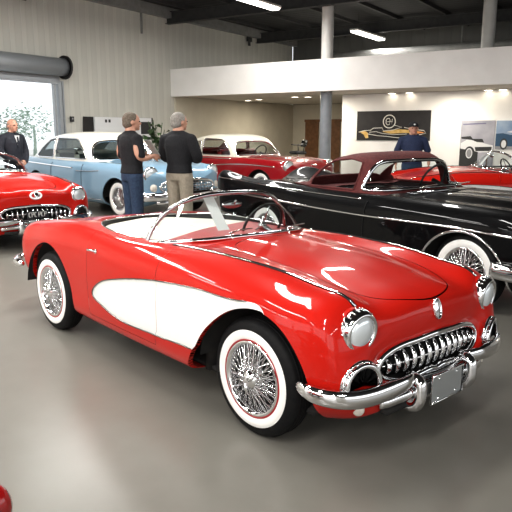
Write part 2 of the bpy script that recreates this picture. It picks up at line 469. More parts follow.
def roadster(name='roadster'):
    root = empty(name)
    def part(nm, p, mat, parent=root, **kw):
        o = mk(nm, p.V, p.F, mat, parent, True, p.N, xf=None); return tag(o, **kw)
    net = roadster_net()
    P, G = loft(net, .013, .013)
    P.N[np.abs(P.V[:, 1]) < 1e-6, 1] *= .0
    # make sure the normals look out of the body
    c = P.V - np.array([[0, 0, .55]]) * 1.0; c[:, 0] *= .1
    if np.mean(np.sum(P.N * c, 1)) < 0: P.N = -P.N; P.F = [f[::-1] for f in P.F]
    # the cove is pressed into the side
    side = (P.V[:, 1] > .7) & (P.V[:, 2] < .85)
    cp = curve(COVE, 160, True)
    d = np.ones(len(P.V)); d[side] = polysdf(cp, P.V[side, 0], P.V[side, 2])
    rec = np.clip(-d / .02, 0, 1); rec = rec * rec * (3 - 2 * rec)
    fade = np.clip((P.V[:, 0] + 1.72) / .5, .25, 1)
    P.V[:, 1] -= .016 * rec * fade
    sm = (P.V[:, 1] > .6) & (P.V[:, 2] > .2)
    SIDE = Surf(P.V[sm], P.N[sm], (0, 2))
    tm = P.V[:, 2] > .6
    TOP = Surf(P.V[tm & (P.N[:, 2] > .2)], P.N[tm & (P.N[:, 2] > .2)], (0, 1))
    # wheel arches
    af = curve(ARCH_F, 90)
    _, P = P.cut(polysdf(af, P.V[:, 0], P.V[:, 2]))
    t = np.linspace(0, 2 * PI, 90, endpoint=False)
    ar = np.stack([-2.565 + .455 * np.cos(t), .29 + .462 * np.sin(t)], 1)
    _, P = P.cut(polysdf(ar, P.V[:, 0], P.V[:, 2]))
    arch_lip = lips(P, lambda V: V - [0, .035, 0]); P.E = []
    # cockpit
    xc, ar_, af_ = -1.6, .745, .72
    def cockpit(V):
        x, y, z = V.T
        b = .70
        bow = np.where(x > xc, .16 * (y / b) ** 2, 0)
        xx = np.where(x > xc, (x - xc + bow) / af_, (x - xc) / ar_)
        e = np.where(x > xc, 3.8, 2.25)
        f = (np.abs(xx) ** e + np.abs(y / b) ** e) ** (1 / e) - 1
        return np.where(z < .8, 1., f * .6)
    _, P = P.cut(cockpit(P.V))
    rim_edges = list(P.E)
    rimV = P.V.copy()
    ck_lip = lips(P, lambda V: V - [0, 0, .06])
    rim_pts = rimV[sorted({i for e in rim_edges for i in e})]; P.E = []
    # hood
    hx0, hx1, hb = -.74, .612, .44
    def hood(V):
        x, y, z = V.T
        xm, xa = (hx0 + hx1) / 2, (hx1 - hx0) / 2
        b = hb + .03 * (x - xm)
        xf = (x - xm + .17 * (y / b) ** 2 * (x > xm)) / xa
        f = (np.abs(xf) ** 5 + np.abs(y / b) ** 5) ** .2 - 1
        return np.where(z < .7, 1., f * .5)
    Hd, P = P.cut(hood(P.V) - .003)
    P.E = []; Hd.E = []
    Hd, _ = Hd.cut(hood(Hd.V) + .003)
    # door, and the white cove on the door and on the wing
    def doorf(V):
        x, y, z = V.T
        xf = np.abs(x + 1.335) - .475 - .02 * (z - .5)
        f = np.maximum(xf, .305 - z)
        return np.where(y < .6, 1., f)
    Dr, P = P.cut(doorf(P.V) - .0016); P.E = []; Dr.E = []
    Dr, _ = Dr.cut(doorf(Dr.V) + .0016); Dr.E = []
    cv = lambda p: np.where((p.V[:, 1] > .7) & (p.V[:, 2] < .86), polysdf(cp, p.V[:, 0], p.V[:, 2]), 1.)
    CvD, Dr = Dr.cut(cv(Dr)); CvW, P = P.cut(cv(P))
    for q in (CvD, Dr, CvW, P, Hd): q.E = []
    def both(p): return p.join(p.mirrored())
    lv = lambda p: Patch(lean(p.V), p.N, p.F)
    part('body', lv(both(P)), M['red'])
    part('hood', lv(both(Hd)), M['red'])
    for sgn in (1, -1):
        for lo_, hi_ in ((-9, -1.3), (-1.3, 9)):
            fs = [f for f in arch_lip[1] if lo_ < arch_lip[0][f[0]][0] < hi_]
            us = sorted({q for f in fs for q in f}); mp = {q: k for k, q in enumerate(us)}
            mk('wheel_arch_lip', np.array(arch_lip[0])[us] * [1, sgn, 1], [[mp[q] for q in f] for f in fs], M['red'], root, True, xf=lean)
    mb = MB()
    for sgn in (1, -1): mb.add(np.array(ck_lip[0]) * [1, sgn, 1], ck_lip[1])
    mb.build('cockpit_edge', M['black_vinyl'], root, True, xf=lean)
    # flat floor pan and wheel wells
    mb = MB()
    mb.box((-.93, 0, .21), (2.6, 1.36, .03)); mb.box((-2.95, 0, .40), (.85, .9, .04)); mb.box((.40, 0, .25), (.55, .9, .03))
    mb.box((-.52, 0, .42), (.04, 1.4, .45)); mb.box((-2.05, 0, .5), (.03, 1.4, .6)); 
    for s in (1, -1):
        for x, cz in ((0.02, .29), (-2.565, .29)):
            mb.lathe([(.46, s * .825), (.47, s * .45), (0, s * .45)], 26, 'y', (x, 0, cz), a0=.12, a1=PI - .12)
    mb.build('underbody', M['underbody'], root, True, xf=lean)
    for s in (1, -1):
        m = (lambda p: p) if s < 0 else (lambda p: p.mirrored())
        DM = Dr.mirrored() if s < 0 else Dr
        d = part('door', lv(DM), M['red'])
        part('cove_panel', lv(CvD.mirrored() if s < 0 else CvD), M['white_paint'], d)
        hd = MB()
        pts = [SIDE(x, z, o)[0] * [1, s, 1] for x, z, o in ((-1.665, .808, .004), (-1.69, .808, .022), (-1.73, .806, .026), (-1.77, .804, .018), (-1.785, .804, .003))]
        hd.tube(curve(pts, 14), [.009] * 14, 8); p0 = SIDE(-1.665, .808, .004)[0] * [1, s, 1]
        hd.ell(p0, (.018, .012, .018), 12, 8)
        hd.build('door_handle', M['chrome'], d, True, xf=lean)
        part('cove_panel', lv(CvW.mirrored() if s < 0 else CvW), M['white_paint'])
        # bright trim round the cove
        tr = MB(); pts = []
        for x, z in np.concatenate([cp, cp[:1]]):
            if x < .02 and polysdf(af, [x], [z])[0] > -.004: pts.append(SIDE(x, z, .003)[0] * [1, s, 1])
            elif len(pts) > 4:
                tr.tube(pts, .0045, 6); pts = []
            else: pts = []
        if len(pts) > 2: tr.tube(pts, .0045, 6)
        tr.build('cove_trim', M['trim_dark'], root, True, xf=lean)
        # bright strip along the wing crest: two rails with a dark middle
        xs = np.linspace(-.95, .545, 40)
        ln = [(x, .655 - .06 * (x + .95) / 1.5) for x in xs]
        for off, r, mat, nm in ((0, .0065, 'chrome', 'wing_strip'), (.010, .004, 'dark', 'wing_strip_edge'), (-.010, .004, 'dark', 'wing_strip_edge')):
            MB().tube([TOP(x, y + off, .002)[0] * [1, s, 1] for x, y in ln], r, 6).build(nm, M[mat], root, True, xf=lean)
        # headlamp
        hl = empty('headlight', (0, 0, 0), 0, root)
        c0 = np.array((.578, s * .622, .708)); k_ = .93; ax = rot('Y', .06) @ rot('Z', 0)
        RR = rot('Z', s * .10) @ rot('Y', .10)
        L = lambda V: lean(np.asarray(V))
        sc_ = lambda pr: [(r * k_, h * k_) for r, h in pr]
        MB().lathe(sc_([(.085, -.20), (.112, -.10), (.116, -.03), (.113, -.015)]), 40, 'x', c0, RR).build('lamp_housing', M['red'], hl, True, xf=L)
        b = MB().lathe(sc_([(.112, -.02), (.119, -.018), (.121, 0), (.118, .035), (.110, .054), (.099, .060), (.089, .054), (.084, .038)]), 44, 'x', c0, RR)
        for k in range(22):
            a_ = 2 * PI * k / 22
            q = np.array([(-.012, .1205 * math.cos(a_), .1205 * math.sin(a_)), (.03, .1185 * math.cos(a_), .1185 * math.sin(a_))]) * k_ @ RR.T + c0
            b.tube(q, .0055, 6)
        b.build('bezel', M['chrome'], hl, True, xf=L)
        MB().lathe(sc_([(.087, .042), (.082, .052), (.066, .061), (.04, .067), (.02, .069), (0, .070)]), 40, 'x', c0, RR).build('lens', M['lens'], hl, True, xf=L)
        # parking light scoop under the headlamp
        pk = empty('parking_light', (0, 0, 0), 0, root)
        cc = np.array((.638, s * .64, .445)); R2 = rot('Z', s * .22)
        ang = np.linspace(-.15, PI + .15, 22)
        arc = lambda dx, r1, r2: np.array([(dx, r1 * math.cos(a_), r2 * math.sin(a_)) for a_ in ang]) @ R2.T + cc
        sc = MB().tube(arc(.022, .102, .104), .016, 10); sc.tube(arc(.0, .112, .114), .016, 8)
        for k in range(9):
            a_ = .15 + (PI - .3) * k / 8
            sc.tube(np.array([(-.02, .119 * math.cos(a_), .121 * math.sin(a_)), (.024, .113 * math.cos(a_), .115 * math.sin(a_))]) @ R2.T + cc, .008, 6)
        sc.build('scoop_rim', M['chrome'], pk, True, xf=L)
        fan = np.concatenate([[np.array((.024, 0, 0)) @ R2.T + cc], arc(.024, .099, .10)])
        MB().add(fan, [(0, i, i + 1) for i in range(1, len(fan) - 1)] + [(0, i + 1, i) for i in range(1, len(fan) - 1)]).build('scoop_opening', M['dark'], pk, True, xf=L)
        # front bumper half: a broad swept blade, narrow at both ends
        bp = curve([(.40, s * .845, .425), (.48, s * .86, .415), (.56, s * .835, .405), (.635, s * .765, .395), (.69, s * .64, .392), (.715, s * .50, .400), (.722, s * .37, .408), (.70, s * .29, .415), (.66, s * .265, .42)], 56)
        q_ = np.linspace(0, 1, 56)
        V = MB(); V.tube(bp, np.interp(q_, [0, .04, .15, .4, .7, .92, 1], [.010, .019, .025, .028, .028, .020, .010]), 18, flat=1.75, up=(0, 0, 1))
        V.build('front_bumper', M['chrome'], root, True, xf=lean)
        MB().tube(curve([(.655, s * .50, .31), (.672, s * .47, .312), (.685, s * .42, .318), (.70, s * .32, .325), (.70, s * .20, .33)], 16), .022, 10, flat=1.4, up=(0, 0, 1)).build('lower_bumper_bar', M['chrome'], root, True, xf=lean)
        g = MB().tube(curve([(.655, s * .26, .405), (.70, s * .26, .403), (.735, s * .26, .385), (.742, s * .26, .34), (.735, s * .26, .275), (.70, s * .26, .245), (.655, s * .26, .245)], 20), [.03, .033] + [.036] * 16 + [.033, .03], 12, flat=.9)
        g.build('bumper_guard', M['chrome'], root, True, xf=lean)
        MB().lathe([(.032, 0), (.032, .02), (.024, .030), (0, .034)], 18, 'x', (.60, s * .605, .292), rot('Z', s * .5)).build('turn_signal', M['amber'], root, True, xf=lean)
        # rear bumper and tail lamp
        rb = curve([(-3.16, s * .81, .475), (-3.30, s * .80, .47), (-3.44, s * .735, .47), (-3.53, s * .62, .475), (-3.55, s * .45, .48)], 24)
        MB().tube(rb, np.interp(np.linspace(0, 1, 24), [0, .12, .8, 1], [.02, .04, .045, .03]), 12, flat=1.0, up=(0, 0, 1)).build('rear_bumper', M['chrome'], root, True, xf=lean)
        MB().ell((-3.37, s * .66, .66), (.06, .05, .075), 16, 10).build('tail_light', M['red_lens'], root, True, xf=lean)
    # chrome bead round the cockpit
    o = rim_pts[np.argsort(np.arctan2(rim_pts[:, 1], -(rim_pts[:, 0] + .9)))]
    o = o[(o[:, 0] < -1.2)]
    rim = [tuple(p) for p in o[::3]]
    # ordered from the door to the centre of the rear edge
    for s in (1, -1):
        MB().tube([(p[0], s * p[1], p[2] + .004) for p in sorted(rim, key=lambda p: math.atan2(p[1], -(p[0] + 1.4)))], .007, 6).build('cockpit_bead', M['chrome'], root, True, xf=lean)
    # mouth
    end = G[-1]; end = end[end[:, 2] > .384]; end = end[::2]
    half = [tuple(p) for p in end]
    loop = np.array([(x, -y, z) for x, y, z in half if True] + [(x, y, z) for x, y, z in half[::-1] if y > .004])
    loop = np.array([p for p in loop])
    sur = MB().tube(loop + [.006, 0, 0], .021, 10, True)
    sur.build('grille_surround', M['chrome'], root, True, xf=lean)
    cav = loop * [1, .99, 1]
    n = len(cav)
    back = cav * [1, .96, 1] - [.16, 0, 0]
    MB().add(np.concatenate([cav, back, [[.56, 0, .52]]]), [(i, (i + 1) % n, n + (i + 1) % n, n + i) for i in range(n)] + [(n + i, n + (i + 1) % n, 2 * n) for i in range(n)]).build('grille_cavity', M['dark'], root, True, xf=lean)
    gt = MB()
    for i in range(13):
        y = -.405 + .81 * i / 12
        xf_ = .635 - .03 * (y / .45) ** 2
        zt, zb = .575 - .055 * (abs(y) / .42) ** 2.6, .392 + .04 * (abs(y) / .42) ** 3
        zm = (zt + zb) / 2
        pts = curve([(xf_ - .06, y, zt), (xf_ + .0, y, zt - .3 * (zt - zm)), (xf_ + .026, y, zm), (xf_ + .0, y, zb + .3 * (zm - zb)), (xf_ - .06, y, zb)], 14)
        gt.tube(pts, np.interp(np.linspace(0, 1, 14), [0, .3, .5, .7, 1], [.007, .014, .018, .014, .007]), 10)
    gt.tube(curve([(.60, -.42, .475), (.637, -.25, .48), (.648, 0, .482), (.637, .25, .48), (.60, .42, .475)], 24), .008, 8)
    gt.build('grille_teeth', M['chrome'], root, True, xf=lean)
    MB().tube(curve([(.60, -.56, .43), (.645, -.40, .395), (.675, -.2, .378), (.685, 0, .372), (.675, .2, .378), (.645, .40, .395), (.60, .56, .43)], 36), .014, 10, flat=1.3, up=(0, 0, 1)).build('centre_bumper_bar', M['chrome'], root, True, xf=lean)
    MB().tube([(.665, -.28, .30), (.69, 0, .30), (.665, .28, .30)], .035, 10, flat=1.5, up=(0, 0, 1)).build('bumper_valance', M['chrome_soft'], root, True, xf=lean)
    pl = MB().box((.742, 0, .318), (.008, .30, .15), bev=.003).build('licence_plate', M['plate'], root, 'auto', xf=lean, label='bare silver front licence plate')
    fr = MB()
    fr.tube([(.745, y, z) for y, z in ((-.158, .238), (.158, .238), (.158, .398), (-.158, .398))], .0085, 6, True)
    for y in (-.09, .09):
        for z in (.375, .26): fr.lathe([(.008, 0), (.006, .006), (0, .007)], 10, 'x', (.746, y, z))
    fr.build('plate_frame', M['chrome'], pl, True, xf=lean)
    # nose badge
    ctr = G[:, -1]; kb = int(np.argmin(np.abs(ctr[:, 2] - .728) + 10 * (ctr[:, 0] < .4)))
    p = ctr[kb]; tg = ctr[kb + 1] - ctr[kb - 1]; aa = math.atan2(-tg[2], tg[0])
    bR = rot('Y', aa)
    bd = MB().ell(p, (.060, .034, .012), 24, 8, bR)
    bd.tube([p + np.array((.056 * math.cos(t_), .031 * math.sin(t_), .008)) @ bR.T for t_ in np.linspace(0, 2 * PI, 24, endpoint=False)], .005, 6, True)
    bd.build('nose_badge', M['chrome'], root, True, xf=lean)
    # windscreen
    base = curve([(-1.245, -.672, .930), (-1.12, -.655, .94), (-.98, -.58, .957), (-.88, -.42, .970), (-.825, -.2, .98), (-.81, 0, .982), (-.825, .2, .98), (-.88, .42, .970), (-.98, .58, .957), (-1.12, .655, .94), (-1.245, .672, .930)], 61)
    hp = [(-1.245, .678, .915), (-1.235, .655, .98), (-1.22, .625, 1.04), (-1.20, .565, 1.11), (-1.17, .475, 1.173), (-1.14, .37, 1.213), (-1.11, .22, 1.24)]
    frame = curve([(x, -y, z) for x, y, z in hp] + [(-1.095, 0, 1.248)] + hp[::-1], 91)
    top = curve(frame[4:-4], 61)
    fr = MB()
    fr.tube(frame, .0165, 10)
    wf = fr.build('windscreen_frame', M['chrome_dark'], root, True, xf=lean)
    sl = MB().tube(base + [0.01, 0, -.012], .016, 8); sl.build('windscreen_sill', M['chrome'], wf, True, xf=lean)
    gr = []
    for i in range(61):
        for q in np.linspace(0, 1, 8):
            p = base[i] * (1 - q) + top[i] * q; bl = .02 * math.sin(PI * q)
            gr.append(p + np.array([bl, 0, bl * .5]))
    MB().add(gr, [(i * 8 + k, i * 8 + k + 1, (i + 1) * 8 + k + 1, (i + 1) * 8 + k) for i in range(60) for k in range(7)]).build('windscreen_glass', M['glass'], root, True, xf=lean)
    for y in (-.30, .25):
        p, nn = TOP(-.76, y, .006)
        MB().tube([p, p + np.array((-.06, .02, .03)), p + np.array((-.12, .16, .035)), p + np.array((-.155, .31, .032))], .006, 6).build('wiper', M['chrome'], root, True, xf=lean)
    # cockpit trim: tub, seats, dash, wheel
    MB().box((-1.52, 0, .30), (1.30, 1.30, .03)).build('cockpit_floor', M['red_vinyl'], root, xf=lean)
    db = MB()
    db.add(lean(np.zeros((0, 3))), [])
    dsh = curve([(-.90, -.60, .885), (-.90, -.3, .915), (-.90, 0, .925), (-.90, .3, .915), (-.90, .60, .885)], 24)
    db.tube(dsh - [.06, 0, .03], .05, 10, flat=1.0); db.tube(dsh - [.03, 0, .10], .075, 10)
    db.build('dashboard', M['red_vinyl'], root, True, xf=lean)
    for s in (1, -1):
        MB().box((-1.40, s * .672, .70), (1.0, .03, .38), bev=.012).build('door_lining', M['white_vinyl'], root, True, xf=lean)
    # pale cover stretched over the seats, and the red padded panel in front of it
    def sheet(xa, xb, nu, nv, lift):
        V = []; F = []
        for i in range(nu):
            for k in range(nv):
                q = -1 + 2 * k / (nv - 1)
                y0_ = .70 * .968 * q
                a_, b_ = xa(y0_), xb(y0_)
                x = a_ + (b_ - a_) * (1 - math.cos(PI * .5 * i / (nu - 1)))
                b = .70 * .968 * max(0., 1 - (abs(x - xc) / ar_) ** 2.25) ** (1 / 2.25) if x < xc else .70 * .968
                y = b * q
                V.append((x, y, .914 + lift + .022 * (1 - q * q) + .003 * math.sin(9 * y + 3 * x)))
        for i in range(nu - 1):
            for k in range(nv - 1): F.append((i * nv + k, (i + 1) * nv + k, (i + 1) * nv + k + 1, i * nv + k + 1))
        return V, F
    edge = lambda y: -1.43 - .42 * y
    V, F = sheet(lambda y: xc - ar_ * .972, edge, 40, 37, 0.)
    cvr = MB().add(V, F).build('tonneau_cover', M['white_vinyl'], root, True, xf=lean)
    MB().tube([(V[i * 37 + 18][0], V[i * 37 + 18][1], V[i * 37 + 18][2] + .002) for i in range(1, 40)], .003, 5).build('centre_zip', M['chrome_soft'], cvr, True, xf=lean)
    V, F = sheet(lambda y: edge(y) - .004, lambda y: -1.02 - .16 * (y / .7) ** 2, 12, 37, .004)
    MB().add(V, F).build('cowl_pad', M['red_vinyl'], root, True, xf=lean)
    MB().add([(-1.125, -.285, 1.225), (-1.12, -.20, 1.237), (-.95, -.175, 1.0), (-.95, -.28, 1.0)], [(0, 1, 2, 3)]).build('white_strip', M['white_paint'], root, False, xf=lean)  # white strip modelled in place of a reflection in the glass
    sw = empty('steering_wheel', (0, 0, 0), 0, root)
    cs = np.array((-1.17, .35, .965)); RS = rot('Y', -1.12)
    MB().tube([np.array((.0, .195 * math.cos(a_), .195 * math.sin(a_))) @ rot('Y', .42).T + cs for a_ in np.linspace(0, 2 * PI, 40, endpoint=False)], .011, 8, True).build('wheel_rim', M['black_vinyl'], sw, True, xf=lean)
    sp = MB()
    for a_ in (PI / 2, PI * 7 / 6, PI * 11 / 6):
        sp.tube([cs, np.array((.0, .19 * math.cos(a_), .19 * math.sin(a_))) @ rot('Y', .42).T + cs], .009, 6, flat=.6)
    sp.ell(cs, (.03, .04, .04), 12, 8); sp.tube([cs, cs + np.array((.33, 0, -.13))], .022, 8)
    sp.build('wheel_spokes', M['chrome_soft'], sw, True, xf=lean)
    MB().tube([(-1.02, -.06, 1.20), (-1.04, -.06, 1.17)], .008, 6).ell((-1.06, -.06, 1.165), (.012, .10, .028), 14, 8).build('rear_view_mirror', M['chrome_soft'], root, True, xf=lean)
    wheels(root, (0, -2.59), .715, .34)
    return root
car = roadster()
tag(car, 'glossy red open two-seat roadster with white side coves, parked in the foreground', 'car')
car.location = (.564, 3.808, 0); car.rotation_euler = (0, 0, -.836)
# ------------------------------------------------------------------ full-size fifties cars
def chains(p):
    """cut edges of a patch joined into polylines"""
    nb = {}
    for a, b in p.E: nb.setdefault(a, []).append(b); nb.setdefault(b, []).append(a)
    seen = set(); out = []
    for st in sorted(nb, key=lambda k: len(nb[k])):
        if st in seen: continue
        c = [st]; seen.add(st); cur = st
        while True:
            nx = [q for q in nb[cur] if q not in seen]
            if not nx: break
            cur = nx[0]; seen.add(cur); c.append(cur)
        if len(c) > 3: out.append((p.V[c], c[0] in nb[c[-1]]))
    return out

def interp_tab(tab, x): 
    t = np.array(tab, float); return np.array([np.interp(x, t[:, 0], t[:, k]) for k in range(1, t.shape[1])])

def big_car(name, st, gh, mats, arch_z=.74, windows=(), glass='glass', pillar=(-1.02, -1.38), headlights=True, grille='oval', trims=(), open_sides=False, seat='red_vinyl', seats=(-1.85, -2.65), GR=None, wheelbase=3.0, wheel_kw=None, boot=None, rear_glass=True, rear=None):
    root = empty(name)
    def part(nm, p, mat, parent=root, **kw): return tag(mk(nm, p.V, p.F, mat, parent, True, p.N), **kw)
    FR = [(.62, 0., 0), (.90, .01, 0), (.97, .12, 0), (1., .42, 0), (.995, .68, 0), (.96, .90, 0), (.87, 1., 0), (.70, .985, .25), (.36, 1., .95), (0, 1., 1.)]
    net = []
    for x, w, zb, zc, zt, sh in st:
        row = []
        for f, q, m in FR:
            z = zb + (zc - zb) * q
            z = z * (1 - m) + zt * m
            row.append((x + sh * (1 - f) * 0 + sh * (q if f > .6 else 1), f * w, z))
        net.append(row)
    P, G = loft(net, .026, .026)
    c = P.V - np.array([[0, 0, .6]]); c[:, 0] *= .1
    if np.mean(np.sum(P.N * c, 1)) < 0: P.N = -P.N; P.F = [f[::-1] for f in P.F]
    sm = (P.V[:, 1] > .5) & (P.V[:, 2] > .25) & (P.N[:, 1] > .1)
    SIDE = Surf(P.V[sm], P.N[sm], (0, 2))
    lip = []
    for xw in (0, -wheelbase):
        t = np.linspace(0, 2 * PI, 60, endpoint=False)
        _, P = P.cut(polysdf(np.stack([xw + .46 * np.cos(t), .30 + (arch_z - .30) * np.sin(t)], 1), P.V[:, 0], P.V[:, 2]))
        lip.append(lips(P, lambda V: V - [0, .05, 0])); 
        edges = [(V, cl) for V, cl in chains(P)]
        if xw == 0: arch1 = edges
        P.E = []
    both = lambda p: p.join(p.mirrored())
    if boot:
        Bt, P = P.cut(np.where(P.V[:, 2] > .85, np.maximum(np.abs(P.V[:, 0] - (boot[0] + boot[1]) / 2) - (boot[1] - boot[0]) / 2, P.V[:, 1] - boot[2]), 1.)); Bt.E = []; P.E = []
        part('boot_cover', both(Bt).offset(.012), M['maroon_cloth'])
    part('body', both(P), mats['body'])
    mb = MB(); ch = MB()
    for V, F in lip:
        for s in (1, -1): mb.add(np.array(V) * [1, s, 1], F)
    xs0, xs1 = st[2][0], st[-3][0]
    mb.box(((-wheelbase) / 2, 0, .24), (wheelbase - .9, 1.5, .04))
    for xw in (0, -wheelbase):
        for s in (1, -1): mb.lathe([(.47, s * .88), (.48, s * .5), (0, s * .5)], 22, 'y', (xw, 0, .30), a0=.1, a1=PI - .1)
        mb.box((xw, 0, .45), (.9, 1.0, .06))
    mb.build('underbody', M['underbody'], root, True)
    for V, cl in arch1:
        for s in (1, -1): ch.tube(V[::3] * [1, s, 1], .012, 6)
    ch.build('wheel_arch_trim', mats.get('arch', M['chrome']), root, True)
    for nm, pts, r, mat in trims:
        for s in (1, -1):
            MB().tube([SIDE(x, z, .004)[0] * [1, s, 1] for x, z in curve(pts, 60)], r, 6).build(nm, M[mat], root, True)
    # glasshouse
    GR = GR or [(1., 0.), (.985, .3), (.955, .6), (.90, .83), (.76, .955), (.42, 1.01), (0, 1.02)]
    gnet = [[(x, f * w, zb + (zr - zb) * q) for f, q in GR] for x, w, zb, zr in gh]
    Q, _ = loft(gnet, .024, .024)
    c = Q.V - np.array([[-2, 0, .9]]); c[:, 0] *= .1
    if np.mean(np.sum(Q.N * c, 1)) < 0: Q.N = -Q.N; Q.F = [f[::-1] for f in Q.F]
    zb0 = gh[-1][2]
    rims = []
    glasses = []
    for poly in windows:
        pc = np.array(poly)
        W, Q = Q.cut(np.where(Q.V[:, 1] > .45, polysdf(pc, Q.V[:, 0], Q.V[:, 2]), 1.))
        rims += [V for V, _ in chains(W)]; W.E = []; Q.E = []
        if not open_sides: glasses += [('side_window', W), ('side_window', W.mirrored())]
    x, y, z = Q.V.T
    za = np.interp(x, sorted(pillar), [zb0 + .48, zb0 + .03])
    xa = pillar[0] + (pillar[1] - pillar[0]) * np.clip((z - zb0) / .46, 0, 1)
    fw = np.maximum(xa + .03 - x, zb0 + .045 - z)
    W, Q = Q.cut(fw); rw = [V for V, _ in chains(W)]; W.E = []; Q.E = []
    # the frame line of the windscreen runs on both halves
    glasses.append(('windscreen', both(W)))
    if rear_glass:
        x, y, z = Q.V.T
        zr = np.interp(x, [g[0] for g in gh], [g[3] for g in gh])
        rx = gh[2][0]
        ra, rb_, ry = rear or ((gh[1][0] + rx) / 2 - abs(rx - gh[1][0]) * .42, (gh[1][0] + rx) / 2 + abs(rx - gh[1][0]) * .42, .56)
        W, Q = Q.cut(np.maximum(np.maximum(np.abs(x - (ra + rb_) / 2) - (rb_ - ra) / 2, y - ry), zb0 + .06 - z)); rims += [V for V, _ in chains(W)]; W.E = []; Q.E = []
        glasses.append(('rear_window', both(W)))
    part('roof', both(Q), mats['roof'])
    for nm, p in glasses: part(nm, p, M[glass])
    r1 = MB(); r2 = MB()
    for s in (1, -1):
        for V in rims: r1.tube(V[::2] * [1, s, 1], .012, 6)
        for V in rw: r2.tube(V[::2] * [1, s, 1], .022, 8)
    r1.build('window_trim', mats.get('rim', M['chrome']), root, True); r2.build('windscreen_frame', M['chrome'], root, True)
    # seats and wheel seen through the glass
    for x in seats:
        MB().box((x, 0, .98), (.18, 1.35, .34), bev=.07, R=rot('Y', -.2)).build('seat', M[seat], root, True)
    sw = MB().tube([np.array((0, .2 * math.cos(a), .2 * math.sin(a))) @ rot('Y', .45).T + (-1.38, .38, 1.06) for a in np.linspace(0, 2 * PI, 28, endpoint=False)], .014, 6, True)
    sw.tube([(-1.38, .38, 1.06), (-1.1, .38, .95)], .025, 8); sw.build('steering_wheel', M['black_vinyl'], root, True)
    # front: lamps, grille, bumper
    nx = st[-1][0]
    for s in (1, -1):
        hl = empty('headlight', (0, 0, 0), 0, root); c0 = (.70, s * .70, .80); RR = rot('Z', s * .10)
        MB().lathe([(.11, -.25), (.135, -.12), (.142, -.02), (.14, .03)], 30, 'x', c0, RR).build('lamp_housing', mats['body'], hl, True)
        MB().lathe([(.138, .01), (.146, .02), (.142, .06), (.125, .075), (.115, .06)], 32, 'x', c0, RR).build('bezel', M['chrome'], hl, True)
        MB().lathe([(.118, .058), (.10, .078), (.06, .094), (0, .10)], 30, 'x', c0, RR).build('lens', M['lens'], hl, True)
        b = MB().lathe([(.0, .13), (.03, .125), (.05, .09), (.06, .03), (.06, -.04)], 20, 'x', (.86, s * .52, .47)); b.build('bumper_guard', M['chrome'], root, True)
        MB().lathe([(.07, -.02), (.075, .02), (.06, .05), (0, .06)], 20, 'x', (.80, s * .70, .58)).build('parking_light', M['amber'], root, True)
    xf = lambda y: .925 - .055 * (y / .6) ** 2 - .12 * max(0, abs(y) - .6)
    t = np.linspace(0, 2 * PI, 56, endpoint=False)
    ring = np.array([(xf(.60 * math.cos(a)) + .0, .60 * math.copysign(abs(math.cos(a)) ** .75, math.cos(a)), .585 + .115 * math.copysign(abs(math.sin(a)) ** .8, math.sin(a))) for a in t])
    MB().tube(ring, .024, 8, True).build('grille_surround', M['chrome'], root, True)
    n = len(ring)
    MB().add(np.concatenate([ring - [.015, 0, 0], [[.905, 0, .585]]]), [(i, (i + 1) % n, n) for i in range(n)]).build('grille_cavity', M['dark'], root, True)
    g = MB()
    for k in range(3):
        z = .525 + .06 * k; h = .56 - .05 * abs(k - 1)
        g.tube([(xf(y) - .0, y, z) for y in np.linspace(-h, h, 20)], .011, 6)
    for k in range(15):
        y = -.52 + 1.04 * k / 14; hh = .10 * (1 - (y / .62) ** 4)
        g.tube([(xf(y) - .005, y, .585 - hh), (xf(y) + .008, y, .585), (xf(y) - .005, y, .585 + hh)], .010, 6)
    g.build('grille', M['chrome'], root, True)
    bp = [(xf(y) + .06, y, .43) for y in np.linspace(-.80, .80, 30)]
    bp = [(.35, -.985, .45), (.55, -.96, .44)] + bp[1:-1] + [(.55, .96, .44), (.35, .985, .45)]
    MB().tube(curve(bp, 70), .045, 12, flat=1.7, up=(0, 0, 1)).build('front_bumper', M['chrome'], root, True)
    MB().tube([(xf(y) + .04, y, .33) for y in np.linspace(-.7, .7, 24)], .03, 8, flat=1.5, up=(0, 0, 1)).build('lower_bumper_bar', M['chrome'], root, True)
    tx = st[1][0]
    rb = [(tx + .75, -.97, .47), (tx + .3, -.95, .46), (tx + .0, -.78, .46), (tx - .1, -.4, .46), (tx - .12, 0, .46), (tx - .1, .4, .46), (tx, .78, .46), (tx + .3, .95, .46), (tx + .75, .97, .47)]
    MB().tube(curve(rb, 60), .05, 12, flat=1.6, up=(0, 0, 1)).build('rear_bumper', M['chrome'], root, True)
    for s in (1, -1):
        MB().ell((tx + .10, s * st[2][1] * .84, .78), (.09, .06, .12), 14, 8).build('tail_light', M['red_lens'], root, True)
    MB().ell((.80, 0, .83), (.16, .022, .025), 14, 8).build('bonnet_ornament', M['chrome'], root, True)
    wheels(root, (0, -wheelbase), .80, .35, **(wheel_kw or dict(R=.35, W=.175, ww=(.29, .215), ring=None, lod=.75)))
    return root

